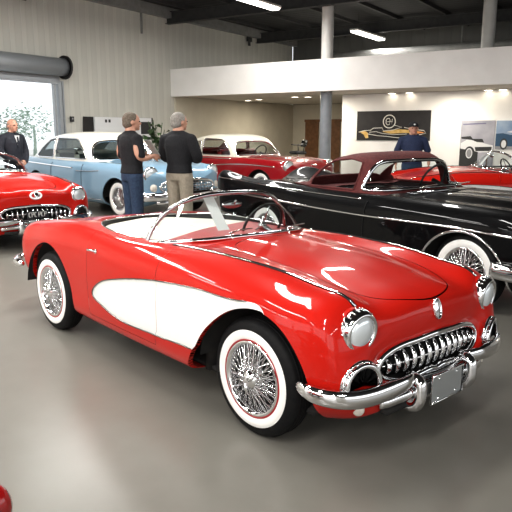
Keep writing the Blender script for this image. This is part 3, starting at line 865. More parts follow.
ST = [(-4.22, .02, .52, .70, .70, 0), (-4.20, .60, .46, .84, .80, 0), (-4.05, .82, .38, .96, .90, 0), (-3.6, .91, .30, 1.0, .97, 0), (-3.0, .945, .24, .99, .985, 0), (-2.2, .95, .22, .975, .985, 0), (-1.2, .95, .22, .97, .99, 0),
      (-.6, .95, .22, .965, 1.0, 0), (0, .945, .22, .955, .99, 0), (.35, .935, .24, .94, .965, 0), (.62, .89, .28, .91, .915, 0), (.78, .80, .34, .85, .85, 0), (.87, .60, .40, .76, .77, 0), (.895, .02, .48, .68, .70, 0)]
GH = [(-3.62, .70, .955, .965), (-3.35, .76, .965, 1.13), (-2.95, .80, .965, 1.37), (-2.5, .815, .965, 1.49), (-2.05, .82, .965, 1.525), (-1.7, .82, .965, 1.51), (-1.42, .815, .965, 1.44), (-1.2, .80, .965, 1.25), (-1.02, .77, .965, 1.05), (-.93, .74, .965, .975)]

blue = big_car('coupe', ST, GH, dict(body=M['blue_paint'], roof=M['cream_white'], arch=M['blue_paint']), glass='dark_glass',
    windows=[[(-1.19, 1.02), (-1.30, 1.18), (-1.50, 1.37), (-1.62, 1.405), (-2.30, 1.42), (-2.36, 1.02)], [(-2.44, 1.02), (-2.40, 1.41), (-2.62, 1.39), (-2.95, 1.22), (-3.22, 1.04), (-3.1, 1.02)]],
    trims=[('side_trim', [(-3.9, .90), (-3.0, .89), (-2.2, .865), (-1.5, .845)], .014, 'chrome'), ('sill_trim', [(-2.5, .30), (-1.5, .29), (-.5, .30)], .010, 'chrome'), ('door_gap', [(-1.15, .34), (-1.16, .6), (-1.15, .93)], .004, 'dark'), ('door_gap', [(-2.35, .34), (-2.34, .6), (-2.33, .93)], .004, 'dark'),
           ('accent_trim', [(-1.35, .80), (-.9, .81), (-.55, .83)], .010, 'chrome_soft')], seat='white_vinyl')
tag(blue, 'pale blue two-door car with a cream white roof beside the roller door', 'car')
blue.location = (-2.02, 12.9, 0); blue.rotation_euler = (0, 0, -.775); blue.scale = (1.09,) * 3

crimson = big_car('coupe', ST, GH, dict(body=M['dark_red'], roof=M['cream_paint'], arch=M['dark_red']), glass='glass',
    windows=[[(-1.19, 1.02), (-1.30, 1.18), (-1.50, 1.37), (-1.62, 1.405), (-2.26, 1.42), (-2.32, 1.02)], [(-2.40, 1.02), (-2.37, 1.36), (-2.70, 1.33), (-3.02, 1.20), (-3.26, 1.05), (-3.1, 1.02)]],
    trims=[('side_trim', [(-4.0, .88), (-3.0, .80), (-2.2, .74), (-1.5, .78), (-.8, .82), (.5, .80)], .013, 'chrome'), ('belt_trim', [(-3.6, .945), (-2.2, .935), (-1.1, .93)], .010, 'chrome')], seat='dark_red_vinyl')
tag(crimson, 'dark red hardtop car with a cream roof against the beige wall', 'car')
crimson.location = (.80, 16.0, 0); crimson.rotation_euler = (0, 0, -.83); crimson.scale = (1.05,) * 3

STB = [(-4.30, .02, .50, .72, .70, -.0), (-4.28, .62, .45, .86, .76, -.12), (-4.1, .84, .38, 1.04, .86, -.16), (-3.7, .92, .30, 1.03, .93, -.06), (-3.0, .955, .24, 1.0, .95, 0), (-2.2, .96, .22, .965, .955, 0), (-1.2, .96, .22, .955, .97, 0),
       (-.6, .96, .22, .955, .985, 0), (0, .955, .22, .95, .975, 0), (.35, .945, .24, .94, .955, 0), (.62, .90, .28, .91, .91, 0), (.78, .81, .34, .85, .85, 0), (.87, .62, .40, .76, .77, 0), (.895, .02, .48, .68, .70, 0)]
GHB = [(-2.52, .70, .955, .965), (-2.40, .74, .955, 1.12), (-2.20, .76, .955, 1.27), (-1.95, .77, .955, 1.355), (-1.70, .77, .955, 1.385), (-1.52, .77, .955, 1.375), (-1.40, .77, .955, 1.30), (-1.30, .765, .955, 1.16), (-1.20, .75, .955, 1.03), (-1.14, .73, .955, .965)]
GRB = [(1.02, 0.), (.955, .3), (.875, .6), (.79, .83), (.67, .955), (.40, 1.01), (0, 1.02)]
black = big_car('soft_top_car', STB, GHB, dict(body=M['black_paint'], roof=M['maroon_cloth'], arch=M['chrome'], rim=M['maroon_cloth']), open_sides=True, glass='glass', pillar=(-1.47, -1.41), rear=(-2.44, -2.08, .62), seat='maroon_cloth', seats=(), GR=GRB,
    windows=[[(-1.545, .99), (-1.53, 1.14), (-1.55, 1.29), (-1.75, 1.32), (-2.05, 1.29), (-2.22, 1.19), (-2.32, 1.06), (-2.3, .99)]], boot=(-2.95, -2.2, .76),
    trims=[('side_trim', [(-4.15, .80), (-3.0, .79), (-2.0, .765), (-1.0, .755), (.1, .76), (.55, .74)], .014, 'chrome'), ('belt_trim', [(-4.1, .985), (-3.0, .945), (-2.2, .925), (-1.3, .915)], .008, 'chrome'), ('door_gap', [(-1.2, .34), (-1.22, .6), (-1.2, .90)], .004, 'dark')],
    wheel_kw=dict(R=.36, W=.175, ww=(.305, .235), ring=None, lod=.8))
tag(black, 'glossy black convertible with its maroon cloth top raised, behind the foreground roadster', 'car')
for y in (-.32, .30):
    MB().tube([(-1.0, y, 1.0), (-1.06, y + .12, 1.03), (-1.10, y + .42, 1.035)], .007, 6).build('wiper', M['chrome'], black, True)
for x in (-.98, -.94, -.90): 
    MB().tube([(x, -.55, .985), (x + .07, 0, 1.005), (x, .55, .985)], .008, 6).build('cowl_vent', M['chrome'], black, True)
black.location = (2.73, 6.38, 0); black.rotation_euler = (0, 0, -.934); black.scale = (1.04,) * 3

# copies of the roadster
left = copy_tree(car); tag(left, 'red open roadster seen head on, chrome grille facing out, left of the blue car', 'car')
left.location = (-3.65, 9.48, 0); left.rotation_euler = (0, 0, -.817); left.scale = (1.075,) * 3
npl = MB().box((.675, 0, .475), (.01, .30, .10), bev=.003).build('licence_plate', M['print_dark0'], left, 'auto', label='dark licence plate with pale characters')
pm_ = MB()
for i, y in enumerate((-.115, -.075, -.035, .02, .06, .10)):
    pm_.tube([(.681, y - .012, .445), (.681, y - .012, .505), (.681, y + .012, .505), (.681, y + .012, .475), (.681, y - .012, .475)] if i % 2 else [(.681, y + .012, .505), (.681, y - .012, .50), (.681, y - .012, .45), (.681, y + .012, .445)], .004, 5)
pm_.build('plate_characters', M['white_paint'], npl, True)
eb = MB().tube([(.648 + .03 * math.cos(a) * -.4, .075 * math.sin(a), .725 + .042 * math.cos(a)) for a in np.linspace(0, 2 * PI, 30, endpoint=False)], .014, 8, True)
eb.build('emblem_ring', M['white_paint'], left, True)
right = copy_tree(car); tag(right, 'red open roadster parked side on in front of the wall posters', 'car')
right.location = (3.25, 11.6, 0); right.rotation_euler = (0, 0, PI + .05); right.scale = (1.06,) * 3
# ------------------------------------------------------------------ the showroom
RA = -.576                                   # turn of the building against the view
cU, sU = math.cos(RA), math.sin(RA)
def uv(x, y): return (x * cU + y * sU, -x * sU + y * cU)
def room(name, mb, mat, smooth=False, **kw):
    o = mb.build(name, mat, None, smooth, **kw); o.rotation_euler = (0, 0, RA); return o
def pix(px, py):
    """direction of the view through a point of the photograph"""
    x = (px - 256) / 622.66; u = -(py - 256) / 622.66; c, s = math.cos(.199), math.sin(.199)
    return np.array([x, c + u * s, -s + u * c])
def on_plane(px, py, axis, val):
    """meets the room plane u=val or v=val: returns (u, v, z)"""
    d = pix(px, py); du, dv = uv(d[0], d[1]); t = val / (du if axis == 0 else dv)
    return np.array([du * t, dv * t, 1.70 + d[2] * t])
def to_world(u, v): return (u * cU - v * sU, u * sU + v * cU)

UL, VN, VB, UR, HC = -13.6, -7.0, 23.8, 10.5, 5.45
VM, VP = 15.9, 18.0                          # mezzanine front, white partition
Z0, Z1 = 2.77, 3.62

# floor: polished concrete
m, nt, b = _mat('polished_concrete')
tc = nt.nodes.new('ShaderNodeTexCoord'); L_ = nt.links.new
n1 = nt.nodes.new('ShaderNodeTexNoise'); n1.inputs['Scale'].default_value = .55; n1.inputs['Detail'].default_value = 5
n2 = nt.nodes.new('ShaderNodeTexNoise'); n2.inputs['Scale'].default_value = 5.; n2.inputs['Detail'].default_value = 3
for n_ in (n1, n2): L_(tc.outputs['Object'], n_.inputs['Vector'])
mx = nt.nodes.new('ShaderNodeMath'); mx.operation = 'MULTIPLY_ADD'; mx.inputs[1].default_value = .6
n1.inputs['Detail'].default_value = 3; n1.inputs['Roughness'].default_value = .4; n2.inputs['Detail'].default_value = 2
L_(n1.outputs['Fac'], mx.inputs[0])
m2 = nt.nodes.new('ShaderNodeMath'); m2.operation = 'MULTIPLY'; m2.inputs[1].default_value = .4
L_(n2.outputs['Fac'], m2.inputs[0]); L_(m2.outputs[0], mx.inputs[2])
rp = nt.nodes.new('ShaderNodeValToRGB'); rp.color_ramp.elements[0].position = .25; rp.color_ramp.elements[1].position = .75
rp.color_ramp.elements[0].color = (.185, .176, .154, 1); rp.color_ramp.elements[1].color = (.225, .215, .190, 1)
L_(mx.outputs[0], rp.inputs['Fac']); L_(rp.outputs['Color'], b.inputs['Base Color'])
mr = nt.nodes.new('ShaderNodeMapRange'); mr.inputs['To Min'].default_value = .26; mr.inputs['To Max'].default_value = .32
L_(mx.outputs[0], mr.inputs['Value']); L_(mr.outputs['Result'], b.inputs['Roughness'])
b.inputs['Specular IOR Level'].default_value = .45
M['floor'] = m
room('floor', MB().box(((UL + UR) / 2, (VN + VB) / 2, -.1), (UR - UL + .6, VB - VN + .6, .2)), M['floor'], kind='structure')

# ribbed metal cladding
def ribbed(name, c1, c2, axis, freq, rough=.5, depth=.4):
    m, nt, b = _mat(name); L_ = nt.links.new
    tc = nt.nodes.new('ShaderNodeTexCoord'); sp = nt.nodes.new('ShaderNodeSeparateXYZ'); L_(tc.outputs['Object'], sp.inputs[0])
    a = nt.nodes.new('ShaderNodeMath'); a.operation = 'MULTIPLY'; a.inputs[1].default_value = freq; L_(sp.outputs[axis], a.inputs[0])
    f = nt.nodes.new('ShaderNodeMath'); f.operation = 'FRACT'; L_(a.outputs[0], f.inputs[0])
    r = nt.nodes.new('ShaderNodeValToRGB'); e = r.color_ramp.elements
    e[0].position = 0.; e[0].color = (0, 0, 0, 1); e[1].position = .10; e[1].color = (1, 1, 1, 1)
    for p_, v_ in ((.46, 1.), (.52, .72), (.96, .72)):
        q = e.new(p_); q.color = (v_, v_, v_, 1)
    L_(f.outputs[0], r.inputs['Fac'])
    n_ = nt.nodes.new('ShaderNodeTexNoise'); n_.inputs['Scale'].default_value = 1.2; L_(tc.outputs['Object'], n_.inputs['Vector'])
    mix = nt.nodes.new('ShaderNodeMix'); mix.data_type = 'RGBA'; L_(n_.outputs['Fac'], mix.inputs['Factor'])
    mix.inputs['A'].default_value = (*c1, 1); mix.inputs['B'].default_value = (*c2, 1)
    mul = nt.nodes.new('ShaderNodeMix'); mul.data_type = 'RGBA'; mul.blend_type = 'MULTIPLY'; mul.inputs['Factor'].default_value = .20
    L_(mix.outputs['Result'], mul.inputs['A']); L_(r.outputs['Color'], mul.inputs['B']); L_(mul.outputs['Result'], b.inputs['Base Color'])
    bp = nt.nodes.new('ShaderNodeBump'); bp.inputs['Strength'].default_value = depth; bp.inputs['Distance'].default_value = .03
    L_(r.outputs['Color'], bp.inputs['Height']); L_(bp.outputs['Normal'], b.inputs['Normal'])
    b.inputs['Roughness'].default_value = rough
    return m
M['cladding'] = ribbed('ribbed_cladding', (.545, .535, .48), (.595, .58, .525), 1, 2.9)
M['dark_cladding'] = ribbed('dark_cladding', (.10, .10, .095), (.13, .13, .12), 0, 2.)
M['deck'] = ribbed('roof_deck', (.020, .020, .020), (.034, .034, .034), 1, 3.2, .8)
M['white_wall'] = noisy('white_plaster', (.82, .80, .77), (.86, .84, .81), 2.5, .85, .04)
M['beige_wall'] = noisy('beige_plaster', (.58, .53, .43), (.62, .57, .465), 2., .85, .04)
M['soffit'] = noisy('soffit_plaster', (.60, .56, .50), (.64, .60, .54), 2., .9)
M['dark_steel'] = noisy('dark_roof_steel', (.03, .03, .03), (.045, .044, .042), 6, .7)
M['grey_steel'] = noisy('grey_steel', (.20, .20, .19), (.25, .25, .24), 6, .6)
M['pillar_grey'] = noisy('grey_pillar_paint', (.22, .24, .26), (.26, .28, .30), 5, .5)
M['pillar_white'] = noisy('white_pillar_paint', (.72, .70, .66), (.76, .74, .70), 5, .5)
M['wood'] = noisy('brown_wood', (.16, .07, .028), (.24, .11, .045), 7, .5)
M['tube_light'] = pbr('light_diffuser', (.9, .9, .88), .5, emit=(1., .97, .90), es=7.)
M['can_light'] = pbr('downlight_lens', (.9, .9, .85), .5, emit=(1., .90, .72), es=9.)

def wall_with_holes(mb, plane, val, th, a0, a1, z1, holes):
    """a wall lying on u=val (plane 0) or v=val (plane 1), from a0 to a1, with rectangular holes (a, b, z0, z1)"""
    ed = sorted({a0, a1} | {h[0] for h in holes} | {h[1] for h in holes})
    for p, q in zip(ed[:-1], ed[1:]):
        zs = [(0, z1)]
        for h in holes:
            if h[0] <= p + 1e-6 and h[1] >= q - 1e-6: zs = [(0, h[2]), (h[3], z1)]
        for za, zb in zs:
            if zb - za < .01: continue
            c = ((p + q) / 2, val) if plane else (val, (p + q) / 2)
            d = (q - p, th) if plane else (th, q - p)
            mb.box((c[0], c[1], (za + zb) / 2), (d[0], d[1], zb - za))
    return mb
DV0, DV1, DZ = 6.4, 11.32, 2.97
room('wall_left', wall_with_holes(MB(), 0, UL - .1, .2, VN, VM + .05, HC, [(DV0, DV1, 0, DZ)]), M['cladding'], kind='structure')
lo = MB().box((UL - .1, (VM + VB) / 2, HC / 2), (.2, VB - VM - .1, HC))
room('wall_left_inner', lo, M['cladding'], kind='structure')
room('wall_left_plaster', MB().box((UL + .02, (VM + .15 + VB) / 2, Z0 / 2), (.04, VB - VM - .15, Z0)), M['beige_wall'], kind='structure')
room('wall_back', MB().box(((UL + UR) / 2, VB + .1, Z0 / 2), (UR - UL, .2, Z0)), M['beige_wall'], kind='structure')
room('wall_back_upper', MB().box(((UL + UR) / 2, VB + .1, (Z0 + HC) / 2), (UR - UL, .2, HC - Z0)), M['dark_cladding'], kind='structure')
room('wall_right', wall_with_holes(MB(), 0, UR + .1, .2, VN, VB, HC, [(-5.5, 13.5, .8, 4.2)]), M['white_wall'], kind='structure')  # unseen opening added to light the hood and front of the car
nw = [(-12.5, -6.9, .5, 4.4), (-6.1, -.4, .5, 4.4), (.4, 6.1, .5, 4.4)]  # unseen windows added behind the view, sized for fill light
room('wall_near', wall_with_holes(MB(), 1, VN - .1, .2, UL, UR, HC, nw), M['white_wall'], kind='structure')
for i, (a, b_, z0, z1) in enumerate(nw):
    f = MB()
    for z in (z0 + .04, z1 - .04, (z0 + z1) / 2 + .5): f.box(((a + b_) / 2, VN - .05, z), (b_ - a, .08, .08))
    for q in np.linspace(a + .04, b_ - .04, 4): f.box((q, VN - .05, (z0 + z1) / 2), (.08, .08, z1 - z0))
    room('window_%d' % (i + 1), f, M['grey_steel'], kind='structure')
room('ceiling', MB().box(((UL + UR) / 2, (VN + VB) / 2, HC + .1), (UR - UL + .4, VB - VN + .4, .2)), M['deck'], kind='structure')
# roof steel: rafters across the hall, purlins along it
k = 1
for v in np.arange(-5., 23., 5.2):
    r = MB(); 
    r.box(((UL + UR) / 2, v, HC - .30), (UR - UL, .02, .34)); r.box(((UL + UR) / 2, v, HC - .13), (UR - UL, .18, .02)); r.box(((UL + UR) / 2, v, HC - .47), (UR - UL, .18, .02))
    room('trim_%d' % k, r, M['dark_steel'], kind='structure'); k += 1
r = MB()
for u in np.arange(UL + .8, UR, 1.6): r.box((u, (VN + VB) / 2, HC - .05), (.07, VB - VN, .12))
room('trim_%d' % k, r, M['dark_steel'], kind='structure'); k += 1
room('trim_%d' % k, MB().box((UL + .10, (VN + VB) / 2, HC - .16), (.2, VB - VN, .30)), M['grey_steel'], kind='structure'); k += 1
for v in (10.7, 15.9 + 4.7):
    room('trim_%d' % k, MB().box((UL + .12, v - .3, HC - .42), (.05, .30, .16)).box((UL + .12, v - .3, HC - .55), (.03, .12, .2)), M['dark_steel'], kind='structure'); k += 1
room('trim_%d' % k, MB().box((UL + .03, 14.6, HC - .6), (.05, .05, .6)), M['grey_steel'], kind='structure'); k += 1

# mezzanine
UE = UR
room('wall_mezzanine', MB().box(((UL + UE) / 2, VM + .08, (Z0 + Z1) / 2), (UE - UL, .16, Z1 - Z0)), M['white_wall'], kind='structure')
room('ceiling_mezzanine', MB().box(((UL + UE) / 2, (VM + .2 + VB) / 2, Z0 + .08), (UE - UL, VB - VM - .2, .14)), M['soffit'], kind='structure')
pl = on_plane(342, 120, 1, VP)[0]
room('wall_partition', MB().box(((pl + UE) / 2, VP + .1, Z0 / 2), (UE - pl, .2, Z0)), M['white_wall'], kind='structure')

# pillars
pc = on_plane(327, 60, 1, VM + .42)
for nm, z0, z1, mt in (('pillar', 0, Z0, 'pillar_grey'), ('pillar', Z1 - .9, HC, 'pillar_white')):
    o = room(nm, MB().lathe([(.165, 0), (.165, z1 - z0)], 32, 'z', (pc[0], pc[1], z0)), M[mt], True, kind='structure')
pc = on_plane(489, 25, 1, VM + 3.0)
room('pillar', MB().lathe([(.18, 0), (.18, HC - Z0 - .15)], 28, 'z', (pc[0], pc[1], Z0 + .15)), M['pillar_white'], True, kind='structure')
# pipes and ducts above the mezzanine
r = MB().tube([(UL + 3, VB - 2.2, Z1 + .75), (UR, VB - 2.2, Z1 + .75)], .14, 12)
for u in np.arange(-6, 8, 2.): r.box((u, VB - 2.2, Z1 + 1.3), (.04, .04, 1.1))
tag(r.build('ventilation_duct', M['grey_steel'], None, True), 'long grey duct hung above the mezzanine', 'duct').rotation_euler = (0, 0, RA)

# roller door
rd = empty('roller_door', to_world(UL, (DV0 + DV1) / 2) + (0,), RA)
tag(rd, 'grey rolled-up shutter door with its barrel over the bright opening', 'roller door')
hw = (DV1 - DV0) / 2
MB().tube([(.27, -hw - .1, DZ + .33), (.27, hw + .05, DZ + .33)], .225, 28).build('shutter_barrel', M['steel'], rd, True)
pl_ = MB()
for s in (-1, 1): pl_.lathe([(.30, 0), (.30, .05), (.1, .06), (.08, .14), (0, .14)] if s > 0 else [(0, -.14), (.08, -.14), (.1, -.06), (.30, -.05), (.30, 0)], 24, 'y', (.27, s * (hw + .05), DZ + .33))
pl_.build('end_plate', M['dark_steel'], rd, True)
MB().box((.10, 0, DZ + .03), (.08, hw * 2, .14)).box((.10, 0, DZ - .06), (.05, hw * 2, .05)).build('bottom_rail', M['steel'], rd, 'auto')
for s in (-1, 1):
    MB().box((.06, s * (hw + .02), DZ / 2), (.12, .10, DZ)).box((.04, s * (hw - .13), DZ / 2), (.08, .05, DZ)).box((.05, s * (hw + .15), DZ / 2), (.06, .05, DZ)).build('guide_rail', M['steel'], rd, 'auto')
# outside the door
o = MB().box((UL - 20, 8, -.12), (39.6, 60, .2)); room('ground_outside', o, noisy('pale_forecourt', (.60, .58, .55), (.68, .66, .63), 1.5, .9), kind='structure')
M['leaf_pale'] = noisy('sunlit_leaves', (.32, .42, .36), (.52, .60, .52), 4, .8)  # overexposed daylight put into the pale colour of leaves and trunks
for i, (v, u, h, r_) in enumerate(((26.2, -36, 2.6, 1.3), (28.6, -37, 3.0, 1.5), (23.4, -36, 3.2, 1.5))):
    t = empty('tree', to_world(u, v) + (-.02,), 0); tag(t, ['pale sunlit tree outside, at the middle of the door opening', 'pale sunlit tree outside, nearest the door jamb', 'pale sunlit tree outside, farthest from the door jamb'][i], 'tree', 'trees outside the roller door')
    MB().tube([(0, 0, 0), (.05, 0, 1.), (0, .05, h * .7)], [.14, .11, .06], 8).build('trunk', M['leaf_pale'], t, True)
    lf = MB(); rng = random.Random(i)
    for q in range(420):
        d = Vector((rng.gauss(0, 1), rng.gauss(0, 1), rng.gauss(0, .8))).normalized() * r_ * rng.uniform(.55, 1.)
        c = np.array((d.x, d.y, h * .78 + d.z)); a = rng.uniform(0, PI); w = rng.uniform(.10, .2)
        e1 = np.array((math.cos(a), math.sin(a), rng.uniform(-.5, .5))) * w; e2 = np.array((-math.sin(a), math.cos(a), rng.uniform(-.6, .6))) * w * .5
        lf.add([c - e1, c + e2, c + e1, c - e2], [(0, 1, 2, 3)])
    lf.build('crown', M['leaf_pale'], t, False)

# door frame of brown wood in the back wall, seen past the pillar
a = on_plane(306, 122, 1, VB - .02); b2 = on_plane(341, 122, 1, VB - .02)
zt = a[2]
dr = empty('door_1', (0, 0, 0), RA); dr['kind'] = 'structure'
um = (a[0] + b2[0]) / 2
MB().box((a[0] + .30, VB - .04, zt / 2), (.62, .05, zt)).build('door_leaf', M['wood'], dr)
MB().box((b2[0] - .22, VB - .04, zt / 2), (.40, .05, zt)).build('door_leaf', M['wood'], dr)
MB().box((um, VB - .03, zt + .05), (b2[0] - a[0] + .1, .06, .1)).build('door_head', M['wood'], dr)

# lights
def fixture(u, v, ln, label, z=HC - .62):
    f = empty('strip_light', to_world(u, v) + (z,), RA); tag(f, label, 'ceiling light', 'strip lights under the roof')
    MB().box((0, 0, .05), (.30, ln, .06), bev=.012).build('housing', M['pillar_white'], f, 'auto')
    MB().box((0, 0, .0), (.26, ln - .06, .06), bev=.02).build('diffuser', M['tube_light'], f, 'auto')
    w = MB()
    for s in (-1, 1): w.tube([(0, s * ln * .35, .08), (0, s * ln * .35, HC - z)], .008, 6)
    w.build('hanger', M['dark_steel'], f, True)
    ld = bpy.data.lights.new('strip_lamp', 'AREA'); ld.shape = 'RECTANGLE'; ld.size = .3; ld.size_y = ln; ld.energy = STRIP_W; ld.color = (1, .985, .95)
    lo = bpy.data.objects.new('strip_lamp', ld); COL.objects.link(lo); lo.location = to_world(u, v) + (z - .06,); lo.rotation_euler = (0, 0, RA)
STRIP_W = 165
def on_z(px, py, z):
    d = pix(px, py); t = (z - 1.7) / d[2]; return uv(d[0] * t, d[1] * t)
p1 = on_z(347, 31, HC - .62); p2 = on_z(388, 40, HC - .62)
q1 = on_z(230, -3, HC - .62); q2 = on_z(272, 6, HC - .62)
fixture((p1[0] + p2[0]) / 2, (p1[1] + p2[1]) / 2, 2.4, 'long white strip light hanging over the mezzanine, right of the white pillar')
fixture((q1[0] + q2[0]) / 2, (q1[1] + q2[1]) / 2, 2.4, 'long white strip light at the top edge, left of the white pillar')
FU, FV = (q1[0] + q2[0]) / 2, (q1[1] + q2[1]) / 2
PU = (p1[0] + p2[0]) / 2
for (u, v) in ((FU, FV - 6.2), (FU, FV - 12.4), (PU + .3, FV - 4.5), (PU + .3, FV - 10.5), (PU + 5.0, FV - 4.5), (PU + 5.0, FV - 10.5), (FU - 4.8, FV - 5), (FU - 4.8, FV - 11.)):  # unseen fixtures, added to light the room
    fixture(u, v, 2.4, 'white strip light under the roof, above and in front of the view')
for u in (-11., -6., -1., 4.):  # unseen fixtures added behind the view for streaked highlights and fill
    for v in (-5.4, -1.2): fixture(u, v, 2.4, 'white strip light under the roof, behind the view')
for i, (px, py) in enumerate(((248, 99), (259, 98), (295, 95.5), (308, 95.5), (397, 92.5), (415, 92), (495, 90), (509, 89.5))):
    u, v = on_z(px, py + .8, Z0 + .01)
    if px > 342 and v > VP - .12: v = VP - .15
    names = ['beside the corner of the beige wall, left one of its pair', 'beside the corner of the beige wall, right one of its pair', 'left of the grey pillar, left one of its pair', 'left of the grey pillar, right one of its pair',
             'over the black banner, left one of its pair', 'over the black banner, right one of its pair', 'over the car posters, left one of its pair', 'over the car posters, right one of its pair']
    f = empty('downlight', to_world(u, v) + (Z0 + .01,), RA); tag(f, 'round recessed downlight ' + names[i], 'downlight', 'downlights under the mezzanine')
    MB().lathe([(.10, .0), (.165, -.004), (.16, -.025), (.11, -.03), (.10, .0)], 24).build('trim_ring', M['pillar_white'], f, True)
    MB().lathe([(.125, -.028), (0, -.036)], 24).build('lens', M['can_light'], f, True)
for u, v, e in ((-9., 17.0, 85), (-11.5, 20., 85), (-5., 17.1, 45), (-1.5, 17., 40), (2.5, 17., 30)):
    ld = bpy.data.lights.new('downlight_lamp', 'AREA'); ld.shape = 'DISK'; ld.size = .35; ld.energy = e; ld.color = (1, .93, .80)
    lo = bpy.data.objects.new('downlight_lamp', ld); COL.objects.link(lo); lo.location = to_world(u, v) + (Z0 - .06,)

# daylight: sky through the openings; fill lamps added at the unseen, made-up windows
w = bpy.data.worlds.new('sky'); SC.world = w; w.use_nodes = True
bg = w.node_tree.nodes['Background']; bg.inputs[0].default_value = (.92, .96, 1., 1); bg.inputs[1].default_value = 1.5
def add_fill_lamp(u, v, z, wu, hz, face, e, col=(1, .98, .95)):
    ld = bpy.data.lights.new('daylight_lamp', 'AREA'); ld.shape = 'RECTANGLE'; ld.size = wu; ld.size_y = hz; ld.energy = e; ld.color = col
    lo = bpy.data.objects.new('daylight_lamp', ld); COL.objects.link(lo)
    d = Vector(to_world(*face) + (0,)); d.z = -.12
    lo.location = to_world(u, v) + (z,); lo.rotation_euler = d.to_track_quat('-Z', 'Y').to_euler()
for a, b_, z0, z1 in nw: add_fill_lamp((a + b_) / 2, VN + .05, (z0 + z1) / 2, b_ - a - .2, z1 - z0 - .2, (0, 1), 130)
add_fill_lamp(UR - .05, 4., 2.5, 18., 3.2, (-1, 0), 90)  # added fill at the unseen right-hand opening

# ------------------------------------------------------------------ people
M['skin'] = noisy('skin', (.50, .27, .19), (.56, .31, .22), 18, .55)
M['grey_hair'] = noisy('grey_hair', (.22, .20, .18), (.34, .32, .29), 60, .8, .3)
M['brown_hair'] = noisy('greying_brown_hair', (.10, .075, .055), (.20, .165, .13), 60, .8, .3)
M['black_cloth'] = noisy('black_cloth', (.008, .008, .010), (.013, .013, .016), 40, .85, .2)
M['navy_cloth'] = noisy('navy_cloth', (.012, .022, .06), (.018, .03, .08), 40, .8, .2)
M['suit_cloth'] = noisy('dark_suit_cloth', (.012, .014, .022), (.02, .022, .032), 40, .75, .2)
M['denim'] = noisy('blue_denim', (.018, .035, .075), (.03, .055, .105), 35, .85, .25)
M['khaki'] = noisy('khaki_cloth', (.30, .26, .205), (.36, .315, .25), 35, .85, .2)
M['shoe'] = pbr('dark_leather', (.015, .012, .010), .4)
M['shirt_white'] = noisy('white_shirt', (.72, .72, .72), (.78, .78, .78), 30, .8)
M['eye'] = pbr('dark_eye', (.02, .015, .012), .2)
M['lip'] = pbr('lip', (.36, .14, .11), .5)
M['paper'] = pbr('white_paper', (.78, .77, .74), .6)

def fuse(mb, voxel=.010, it=4):
    me = bpy.data.meshes.new('tmp'); me.from_pydata(mb.V, [], mb.F); me.update()
    o = bpy.data.objects.new('tmp', me); COL.objects.link(o)
    r = o.modifiers.new('r', 'REMESH'); r.mode = 'VOXEL'; r.voxel_size = voxel
    s = o.modifiers.new('s', 'SMOOTH'); s.iterations = it; s.factor = .5
    dg = bpy.context.evaluated_depsgraph_get(); ev = o.evaluated_get(dg)
    m2 = bpy.data.meshes.new_from_object(ev)
    V = np.zeros(len(m2.vertices) * 3); m2.vertices.foreach_get('co', V)
    F = [tuple(p.vertices) for p in m2.polygons]
    bpy.data.objects.remove(o); bpy.data.meshes.remove(me); bpy.data.meshes.remove(m2)
    return V.reshape(-1, 3), F

def rings(mb, L, n=20):
    """closed body of elliptic sections (x, y, z, rx, ry)"""
    V = []; F = []; m = len(L)
    for x, y, z, rx, ry in L:
        for k in range(n):
            a = 2 * PI * k / n; V.append((x + rx * math.cos(a), y + ry * math.sin(a), z))
    for i in range(m - 1):
        for k in range(n): F.append((i * n + k, i * n + (k + 1) % n, (i + 1) * n + (k + 1) % n, (i + 1) * n + k))
    F.append(tuple(range(n))[::-1]); F.append(tuple((m - 1) * n + k for k in range(n)))
    return mb.add(V, F)

def limb(mb, pts, rad):
    P = curve(pts, 18) if len(pts) > 2 else np.linspace(pts[0], pts[1], 10)
    d = np.concatenate([[0], np.cumsum(np.linalg.norm(np.diff(np.array(pts, float), axis=0), axis=1))]); d /= d[-1]
    r = np.interp(np.linspace(0, 1, len(P)), d, rad)
    mb.tube(P, r, 12); mb.ell(P[0], (r[0],) * 3, 12, 8); mb.ell(P[-1], (r[-1],) * 3, 12, 8)

def hand(mb, w, d, up, k=1.):
    """palm and five fingers from the wrist w along d; up is the back of the hand"""
    w = np.array(w, float); d = np.array(d, float); d /= np.linalg.norm(d); up = np.array(up, float); up -= d * up.dot(d); up /= np.linalg.norm(up)
    s = np.cross(d, up)
    for q in (-.026, -.009, .009, .026):
        mb.tube([w + s * q * .6, w + d * .05 + s * q, w + d * .09 + s * q], [.016, .017, .014], 8)
    for q, ln in ((-.028, .062), (-.0095, .076), (.0095, .080), (.028, .070)):
        p = w + d * .088 + s * q
        mb.tube([p, p + d * ln * .45 - up * .006, p + d * ln * .75 - up * .024, p + d * ln * .85 - up * .045], [.0105, .0105, .0095, .0085], 8)
    p = w + d * .03 + s * .03
    mb.tube([p, p + d * .03 + s * .025 - up * .01, p + d * .065 + s * .032 - up * .022], [.014, .012, .010], 8)

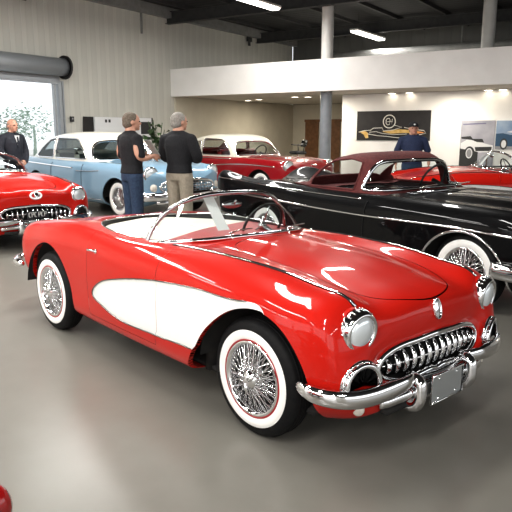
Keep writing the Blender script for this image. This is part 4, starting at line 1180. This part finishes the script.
def person(name, H, rz, loc, label, arms, shirt, trousers, hair, top='polo', turn=0., bald=False, hem=.93, cap=False, group=None, g_=1.10):
    k = H / 1.80
    root = empty('person', loc, rz); tag(root, label, 'person', group)
    xf = lambda V: V * k * np.array([g_, g_, 1])
    leg = lambda s, e: [(.0, s * .095, .94), (.015, s * .098, .52), (-.01, s * .105, .10)]
    sh = lambda s: np.array((-.01, s * .195, 1.435))
    b = MB()
    torso = [(0, 0, .88, .10, .15), (0, 0, .96, .115, .17), (.005, 0, 1.08, .105, .155), (.005, 0, 1.22, .12, .17), (.0, 0, 1.34, .125, .185), (-.005, 0, 1.42, .108, .19), (-.01, 0, 1.475, .085, .145), (-.008, 0, 1.515, .066, .082), (.005, 0, 1.60, .060, .062)]
    rings(b, torso)
    for s in (1, -1):
        limb(b, [(-.01, s * .04, 1.50), (-.01, s * .17, 1.445)], [.06, .055])
        limb(b, leg(s, 0), [.088, .058, .042])
        b.ell((.06, s * .11, .045), (.125, .045, .042), 14, 8)
        el, wr, hd, up = arms[s]
        limb(b, [sh(s), el, wr], [.056, .043, .029]); hand(b, wr, hd, up)
    R = rot('Z', turn)
    hc = np.array((.02, 0, 1.668))
    h = MB(); h.ell((0, 0, .018), (.098, .076, .100), 20, 14); h.ell((.022, 0, -.040), (.074, .060, .078), 18, 12); h.ell((.070, 0, -.085), (.026, .030, .022), 12, 8)
    h.tube([(.088, 0, .012), (.108, 0, -.022), (.100, 0, -.032)], [.009, .014, .012], 8)
    h.ell((.082, 0, .022), (.018, .05, .010), 12, 6)
    for s in (1, -1): h.ell((-.005, s * .077, -.010), (.018, .009, .032), 10, 8); h.ell((.066, s * .036, -.03), (.02, .02, .018), 10, 6)
    h.tube([(.0, 0, -.04), (-.02, 0, -.13)], [.055, .056], 12)
    HV = np.array(h.V) * 1.08 @ R.T + hc
    b.add(HV, h.F)
    V, F = fuse(b, .0085, 3); body = mk('body', V, F, M['skin'], root, True, xf=xf)
    hx = lambda V: (np.asarray(V) * 1.08 @ R.T + hc) * k * np.array([g_, g_, 1])
    e = MB()
    for s in (1, -1): e.ell((.088, s * .033, .006), (.010, .013, .008), 10, 6)
    e.build('eyes', M['eye'], root, True, xf=hx)
    MB().ell((.094, 0, -.060), (.008, .024, .006), 12, 6).build('mouth', M['lip'], root, True, xf=hx)
    if cap:
        c = MB(); c.ell((-.004, 0, .055), (.108, .088, .072), 22, 12); V, F = fuse(c, .009, 2)
        cp_ = mk('cap', V, F, M['black_cloth'], root, True, xf=hx)
        v = MB(); 
        pts = [(.085 + .085 * math.cos(a) * (1 if abs(a) < PI / 2 else 0), .078 * math.sin(a), .046 - .012 * math.cos(a)) for a in np.linspace(-PI / 2, PI / 2, 15)]
        v.add([(x, y, z + .005) for x, y, z in pts] + [(x, y, z - .004) for x, y, z in pts], [tuple(range(15)), tuple(range(15, 30))[::-1]] + [(i, i + 15, i + 16, i + 1) for i in range(14)])
        v.build('cap_peak', M['black_cloth'], cp_, True, xf=hx)
        MB().ell((.100, 0, .072), (.008, .018, .016), 10, 6).build('cap_emblem', M['paper'], cp_, True, xf=hx)
    if hair:
        g = MB(); g.ell((-.012, 0, .030), (.097, .0815, .098), 20, 12); g.ell((-.040, 0, -.02), (.068, .076, .07), 16, 10)
        V, F = fuse(g, .009, 2); V = np.array(V)
        f = (V[:, 0] - .052 + .35 * np.clip(.06 - V[:, 2], 0, 1)) if not bald else np.maximum(V[:, 0] - .02, V[:, 2] - .035)
        keep = [fc for fc in F if max(f[list(fc)]) < 0 and min(V[list(fc), 2]) > -.085]
        mk('hair', V, keep, hair, root, True, xf=hx)
    # clothes
    t = MB()
    tw = [(x, y, z, rx + .016, ry + .016) for x, y, z, rx, ry in torso if z < 1.5 and z >= hem - .001]
    t_lo = np.array([(x, y, z, rx, ry) for x, y, z, rx, ry in torso])
    ry = np.interp(hem, t_lo[:, 2], t_lo[:, 4]); rx = np.interp(hem, t_lo[:, 2], t_lo[:, 3])
    flare = .022 if top != 'suit' else .035
    rings(t, [(0, 0, hem, rx + flare, ry + flare)] + tw + [(-.008, 0, 1.515, .066, .085)])
    for s in (1, -1):
        el, wr, hd, up = arms[s]; el = np.array(el); wr = np.array(wr)
        limb(t, [(-.01, s * .04, 1.49), (-.01, s * .17, 1.435)], [.074, .074])
        if top == 'polo':
            q = sh(s) + (el - sh(s)) * .86
            limb(t, [sh(s), (sh(s) + q) / 2, q], [.074, .068, .066])
        else:
            limb(t, [sh(s), el, wr - (wr - el) * .03], [.076, .066, .048])
    t.lathe([(.060, 0), (.072, .0), (.068, .035), (.058, .035), (.060, 0)], 20, 'z', (-.006, 0, 1.515))
    V, F = fuse(t, .010, 4)
    sh_ = mk({'polo': 'shirt', 'jacket': 'jacket', 'suit': 'suit_jacket'}[top], V, F, shirt, root, True, xf=xf)
    if top == 'suit':
        MB().add([(.118, -.055, 1.48), (.118, .055, 1.48), (.150, 0, 1.24)], [(0, 1, 2)]).build('shirt_front', M['shirt_white'], root, False, xf=xf)
        MB().add([(.130, -.018, 1.46), (.130, .018, 1.46), (.157, .022, 1.27), (.158, 0, 1.24), (.157, -.022, 1.27)], [(0, 1, 2, 3, 4)]).build('tie', M['suit_cloth'], root, False, xf=xf)
    p = MB()
    rings(p, [(0, 0, .86, .112, .172), (0, 0, .95, .126, .182), (.003, 0, 1.03, .115, .168)])
    for s in (1, -1): limb(p, [(.0, s * .095, .92), (.012, s * .10, .52), (-.006, s * .108, .085)], [.100, .078, .070])
    V, F = fuse(p, .011, 4); mk('trousers', V, F, trousers, root, True, xf=xf)
    for s in (1, -1):
        q = MB(); q.ell((.065, s * .11, .048), (.140, .054, .046), 16, 10); q.box((.06, s * .11, .012), (.27, .095, .024), bev=.01); q.tube([(-.02, s * .108, .05), (-.01, s * .108, .11)], [.052, .05], 12)
        V, F = fuse(q, .009, 2); mk('shoe', V, F, M['shoe'], root, True, xf=xf)
    return root

def wpos(px, Y): 
    d = pix(px, 200); t = Y / d[1]; return (d[0] * t, Y, 0)
# man with a leaflet, back to us
arm1 = {-1: ((-.01, -.265, 1.19), (.19, -.20, 1.20), (1, .25, -.05), (0, -1, .5)), 1: ((.0, .26, 1.18), (.19, .13, 1.20), (1, -.5, 0), (0, 1, .5))}
pm = person('person', 1.97, math.radians(38), wpos(133, 9.6), 'man in a black polo shirt and jeans, holding a white sheet, back turned', arm1, M['black_cloth'], M['denim'], M['brown_hair'], 'polo', -.25, hem=.97)
lf = MB().box((0, 0, 0), (.005, .21, .30), R=rot('Y', -.6))
o = lf.build('paper_sheet', M['paper'], None, False, label='white sheet of paper held by the man in the polo shirt', cat='paper')
kk = 1.97 / 1.8; c_, s_ = math.cos(math.radians(38)), math.sin(math.radians(38)); lx, ly = .31 * kk, -.04 * kk
q = wpos(133, 9.6); o.location = (q[0] + lx * c_ - ly * s_, q[1] + lx * s_ + ly * c_, 1.31 * kk); o.rotation_euler = (0, 0, math.radians(38))
arm2 = {-1: ((.06, -.245, 1.17), (.22, -.02, 1.20), (.1, 1, .1), (1, 0, .2)), 1: ((.06, .245, 1.17), (.20, .06, 1.16), (.1, -1, .1), (1, 0, .2))}
person('person', 1.97, math.radians(62), wpos(180, 9.7), 'grey-haired man in a black jacket and khaki trousers, arms folded, back turned', arm2, M['black_cloth'], M['khaki'], M['grey_hair'], 'jacket', -.35, hem=.965)
arm3 = {-1: ((.0, -.27, 1.18), (.18, -.12, .98), (.5, .8, -.3), (1, 0, 0)), 1: ((.0, .27, 1.18), (.18, .10, .97), (.5, -.8, -.3), (1, 0, 0))}
person('person', 1.94, math.radians(-28), wpos(17, 13.4), 'man in a dark suit standing in front of the bright door opening', arm3, M['suit_cloth'], M['suit_cloth'], M['grey_hair'], 'suit', 0, bald=True, hem=.80)
arm4 = {-1: ((-.03, -.29, 1.19), (.08, -.30, .95), (.15, 0, -1), (0, -1, 0)), 1: ((-.03, .29, 1.19), (.08, .30, .95), (.15, 0, -1), (0, 1, 0))}
person('person', 1.88, math.radians(-100), wpos(410, 13.6), 'man in a navy shirt and black cap standing before the black banner', arm4, M['navy_cloth'], M['denim'], M['brown_hair'], 'polo', .1, hem=.95, cap=True)

# ------------------------------------------------------------------ things on the walls and the plant
def flat(pts, axis, val): return [tuple(on_plane(px, py, axis, val)) for px, py in pts]
def quad_obj(name, pts, axis, val, mat, parent=None, th=.03, face=-1):
    P = flat(pts, axis, val); n = len(P); off = np.zeros(3); off[axis] = face * -th
    Q = [tuple(np.array(p) - off * 0) for p in P]; B = [tuple(np.array(p) + off) for p in P]
    mb = MB().add(Q + B, [tuple(range(n)), tuple(range(n, 2 * n))[::-1]] + [(i, (i + 1) % n, n + (i + 1) % n, n + i) for i in range(n)])
    o = mb.build(name, mat, parent, False)
    if parent is None: o.rotation_euler = (0, 0, RA)
    return o
M['banner_black'] = noisy('banner_black', (.012, .010, .010), (.02, .017, .016), 5, .6)
M['gold'] = noisy('banner_gold', (.55, .34, .08), (.70, .48, .18), 9, .6)
M['banner_white'] = pbr('banner_white', (.75, .72, .66), .6)
M['orange'] = pbr('banner_orange', (.65, .24, .06), .6)
bz = on_plane(395, 111, 1, VP)
z1 = on_plane(395, 110.8, 1, VP)[2]; z0 = on_plane(395, 140.5, 1, VP)[2]
uL, uR = on_plane(357.5, 120, 1, VP)[0], on_plane(431, 120, 1, VP)[0]
VF = VP - .005
bn = empty('banner', (0, 0, 0), RA); tag(bn, 'wide black banner with a gold and white car drawing and a round emblem', 'banner')
MB().box(((uL + uR) / 2, VF - .012, (z0 + z1) / 2), (uR - uL, .02, z1 - z0)).build('sheet', M['banner_black'], bn, False)
W_, H_ = uR - uL, z1 - z0
bp_ = lambda x, y, d=.026: (uL + W_ * x, VF - d, z1 - H_ * y)         # banner coordinates, 0..1 from the top left corner
def stroke(pts, r, mat, name, closed=False):
    return MB().tube([bp_(x, y) for x, y in pts], r, 6, closed).build(name, M[mat], bn, True)
g = MB()
g.add([bp_(x, y, .0245) for x, y in ((.36, .70), (.45, .66), (.60, .62), (.72, .64), (.80, .66), (.92, .72), (.84, .75), (.66, .74), (.48, .77))], [tuple(range(9))[::-1]])
g.add([bp_(x, y, .0245) for x, y in ((.04, .71), (.12, .68), (.16, .74), (.17, .92), (.13, .93), (.10, .80))], [tuple(range(6))[::-1]])
g.build('gold_panel', M['gold'], bn, False)
MB().add([bp_(x, y, .0255) for x, y in ((.80, .68), (.88, .70), (.93, .74), (.84, .76))], [(3, 2, 1, 0)]).build('orange_panel', M['orange'], bn, False)
stroke([(.03, .72), (.10, .67), (.20, .65), (.24, .58), (.36, .57), (.38, .68), (.52, .64), (.63, .55), (.52, .48)], .010, 'banner_white', 'outline')
stroke([(.16, .78), (.30, .84), (.42, .86), (.55, .90), (.66, .92), (.80, .84), (.95, .75), (.92, .66), (.78, .62), (.66, .56)], .010, 'banner_white', 'outline')
stroke([(.18, .72), (.28, .70), (.36, .76), (.52, .80), (.70, .78)], .008, 'banner_white', 'outline')
cx, cy = .455, .36; ay = W_ / H_
circ = lambda r: [(cx + r * math.cos(a), cy + r * ay * math.sin(a)) for a in np.linspace(0, 2 * PI, 40, endpoint=False)]
stroke(circ(.082), .016, 'banner_white', 'emblem_ring', True)
e_ = lambda x, y: (cx + .052 * x, cy + .052 * ay * y)
stroke([e_(.05, -.75), e_(-.55, -.75), e_(-.85, -.3), e_(-.85, .4), e_(-.5, .8), e_(-.02, .75)], .012, 'banner_white', 'emblem_letter')
stroke([e_(.10, .8), e_(.12, -.7), e_(.70, .7), e_(.78, -.65)], .012, 'banner_white', 'emblem_letter')
stroke([e_(-.85, .05), e_(.85, -.02)], .008, 'banner_white', 'emblem_letter')

# posters
M['poster_sky'] = noisy('poster_grey_sky', (.30, .30, .34), (.42, .41, .45), 2, .6)
M['poster_blue'] = noisy('poster_blue_sky', (.18, .27, .42), (.36, .44, .54), 2, .6)
M['print_dark'] = pbr('print_dark', (.03, .03, .03), .6); M['print_blue'] = pbr('print_blue', (.03, .08, .15), .6); M['print_title'] = pbr('print_title', (.16, .15, .24), .6)
M['print_white'] = pbr('print_white', (.72, .72, .72), .6); M['print_grey'] = pbr('print_grey', (.28, .28, .29), .6)
def poster(name, label, quad, base, shapes, lines=()):
    r = empty('poster', (0, 0, 0), RA); tag(r, label, 'poster', None)
    A = [on_plane(px, py, 1, VP) for px, py in quad]
    ul, ur = (A[0][0] + A[3][0]) / 2, (A[1][0] + A[2][0]) / 2; zt, zb = (A[0][2] + A[1][2]) / 2, (A[2][2] + A[3][2]) / 2
    MB().box(((ul + ur) / 2, VF - .008, (zt + zb) / 2), (ur - ul, .014, zt - zb)).build('sheet', M[base], r, False)
    pp = lambda x, y, d: (ul + (ur - ul) * x, VF - .0155 - d, zt - (zt - zb) * y)
    for i, (nm, mat, pts) in enumerate(shapes):
        MB().add([pp(x, y, .0006 * (i + 1)) for x, y in pts], [tuple(range(len(pts)))]).build(nm, M[mat], r, False)
    return r
ring_ = lambda x, y, rx, ry, n=20: [(x + rx * math.cos(a), y + ry * math.sin(a)) for a in np.linspace(0, 2 * PI, n, endpoint=False)]
poster('poster', 'tall grey poster of a white sports car with a large dark wheel', [(461, 120.5), (495, 120.5), (493, 165.5), (459.5, 166.5)], 'poster_sky',
    [('printed_ground', 'print_dark', [(0, .60), (.55, .66), (.55, 1), (0, 1)]), ('printed_car', 'print_white', [(.02, .50), (.20, .42), (.52, .44), (.74, .50), (.98, .54), (.97, .68), (.60, .70), (.40, .66), (.02, .62)]),
     ('printed_cockpit', 'print_dark', [(.02, .36), (.30, .34), (.38, .40), (.66, .40), (.72, .48), (.50, .47), (.34, .42), (.04, .40)]), ('printed_grille', 'print_dark', [(.45, .58), (.95, .57), (.94, .66), (.48, .67)]),
     ('printed_wheel', 'print_dark', ring_(.30, .72, .155, .155)), ('printed_wheel', 'print_white', ring_(.29, .72, .10, .115)), ('printed_wheel', 'print_grey', ring_(.29, .72, .075, .09)), ('printed_title', 'print_title', [(.06, .07), (.74, .05), (.74, .075), (.06, .095)])])
poster('poster', 'blue poster of a blue sports car, cut by the right edge of the view', [(496.5, 120.5), (532, 120.5), (532, 149), (495.5, 149.5)], 'poster_blue',
    [('printed_ground', 'print_grey', [(0, .80), (1, .84), (1, 1), (0, 1)]), ('printed_car', 'print_blue', [(0, .46), (.20, .44), (.42, .50), (1, .55), (1, .86), (.55, .90), (0, .90)]), ('printed_screen', 'print_white', [(.30, .40), (.60, .30), (1, .30), (1, .40), (.60, .44)]),
     ('printed_wheel', 'print_dark', ring_(.24, .82, .11, .20)), ('printed_wheel', 'print_white', ring_(.24, .82, .07, .14))])

# display boards on the left wall
bk = quad_obj('display_board', [(83, 116.5), (152, 118), (152, 150), (83, 150)], 0, UL + .03, M['banner_black']); tag(bk, 'dark framed opening on the ribbed wall behind the white panel', 'board')
wp = empty('notice_board', (0, 0, 0), RA); tag(wp, 'white notice board with small dark pictures hung on the ribbed wall', 'notice board')
def wall_box(px0, py0, px1, py1, d0, d1, mat, name, parent):
    a = on_plane(px0, (py0 + py1) / 2, 0, UL); b = on_plane(px1, (py0 + py1) / 2, 0, UL); zt = on_plane((px0 + px1) / 2, py0, 0, UL)[2]; zb = on_plane((px0 + px1) / 2, py1, 0, UL)[2]
    return MB().box((UL + (d0 + d1) / 2, (a[1] + b[1]) / 2, (zt + zb) / 2), (d1 - d0, abs(b[1] - a[1]), abs(zt - zb))).build(name, mat, parent, False)
wall_box(92.5, 117.5, 149, 152, .07, .12, M['print_white'], 'board', wp)
for x0, y0, x1, y1 in ((102, 119.5, 104, 122.5), (105.5, 119.5, 107.5, 122.5), (138, 122, 148, 134), (138, 137, 148, 150)):
    wall_box(x0, y0, x1, y1, .12, .126, M['print_dark'], 'printed_picture', wp)
sb = empty('switch_box', (0, 0, 0), RA); tag(sb, 'small black switch box beside the roller door', 'switch box')
wall_box(69.3, 116.5, 72.5, 121.8, .02, .07, M['print_dark'], 'box', sb); wall_box(70.3, 117.8, 71.5, 119.6, .07, .08, M['print_grey'], 'button', sb)

# potted plant by the wall
M['leaf'] = noisy('plant_leaf', (.025, .055, .018), (.06, .11, .035), 12, .5)
pt_ = pix(157, 150); t_ = 17.2 / pt_[1]
pr = empty('potted_plant', (pt_[0] * t_, 17.2, 0), 0); tag(pr, 'tall potted plant with broad dark leaves, between the two standing men', 'plant')
MB().lathe([(0, 0), (.16, 0), (.21, .40), (.22, .42), (.19, .42), (.18, .38), (0, .38)], 24).build('pot', M['pillar_grey'], pr, True)
sm = MB(); lv = MB(); rng = random.Random(5)
for i in range(7):
    a = 2 * PI * i / 7 + .3; tip = np.array((.22 * math.cos(a), .22 * math.sin(a), 1.25 + .75 * rng.random()))
    st_ = curve([(0, 0, .36), tip * [.3, .3, .55], tip], 12); sm.tube(st_, .010, 5)
    for q in range(7):
        b0 = st_[4 + q]; an = rng.uniform(0, 2 * PI); ln = rng.uniform(.24, .40)
        d = np.array((math.cos(an), math.sin(an), rng.uniform(-.3, .6))); sd = np.array((-math.sin(an), math.cos(an), rng.uniform(-1., 1.)))
        mid_ = b0 + d * ln * .5 + [0, 0, .03]; end_ = b0 + d * ln - [0, 0, .03]
        lv.add([b0, mid_ + sd * ln * .26, end_, mid_ - sd * ln * .26, mid_], [(0, 1, 4), (1, 2, 4), (2, 3, 4), (3, 0, 4)])
sm.build('stem', M['leaf'], pr, True); lv.build('foliage', M['leaf'], pr, False)

# black stool with a cluttered seat behind the dark red car
q = pix(298, 148); t_ = 19.5 / q[1]
bs = empty('bar_stool', (q[0] * t_, 19.5, 0), .3); tag(bs, 'black swivel stool with armrests behind the dark red car', 'stool')
zs = 1.7 + q[2] * t_ - .12
MB().box((0, 0, zs - .02), (.44, .44, .10), bev=.04).build('seat', M['black_vinyl'], bs, True)
MB().box((.20, 0, zs + .26), (.06, .40, .22), bev=.03, R=rot('Y', .3)).build('backrest', M['black_vinyl'], bs, True)
ar2 = MB()
for s in (1, -1): ar2.tube([(.1, s * .22, zs), (.1, s * .27, zs + .20), (-.12, s * .27, zs + .22)], .018, 8)
ar2.build('armrest', M['black_vinyl'], bs, True)
MB().lathe([(.03, .05), (.03, zs - .05)], 14).lathe([(0, 0), (.24, 0), (.22, .03), (.04, .06), (0, .06)], 28).build('pedestal', M['chrome'], bs, True)

# the nose of another red car at the lower left corner
corner = copy_tree(car); tag(corner, 'red car of which only a corner shows at the lower left edge', 'car')
corner.location = (-4.105, .90, 0); corner.rotation_euler = (0, 0, PI)
# camera
cd = bpy.data.cameras.new('camera'); cam = bpy.data.objects.new('camera', cd); COL.objects.link(cam)
cd.sensor_width = 36; cd.lens = 622.66 / 512 * 36
cam.location = (0, 0, 1.70); cam.rotation_euler = (PI / 2 - .199, 0, 0)
cd.clip_start = .05; cd.clip_end = 300
SC.camera = cam
SC.view_settings.view_transform = 'Standard'
SC.view_settings.gamma = .90
SC.view_settings.exposure = .03
SC.cycles.sample_clamp_indirect = 4.0
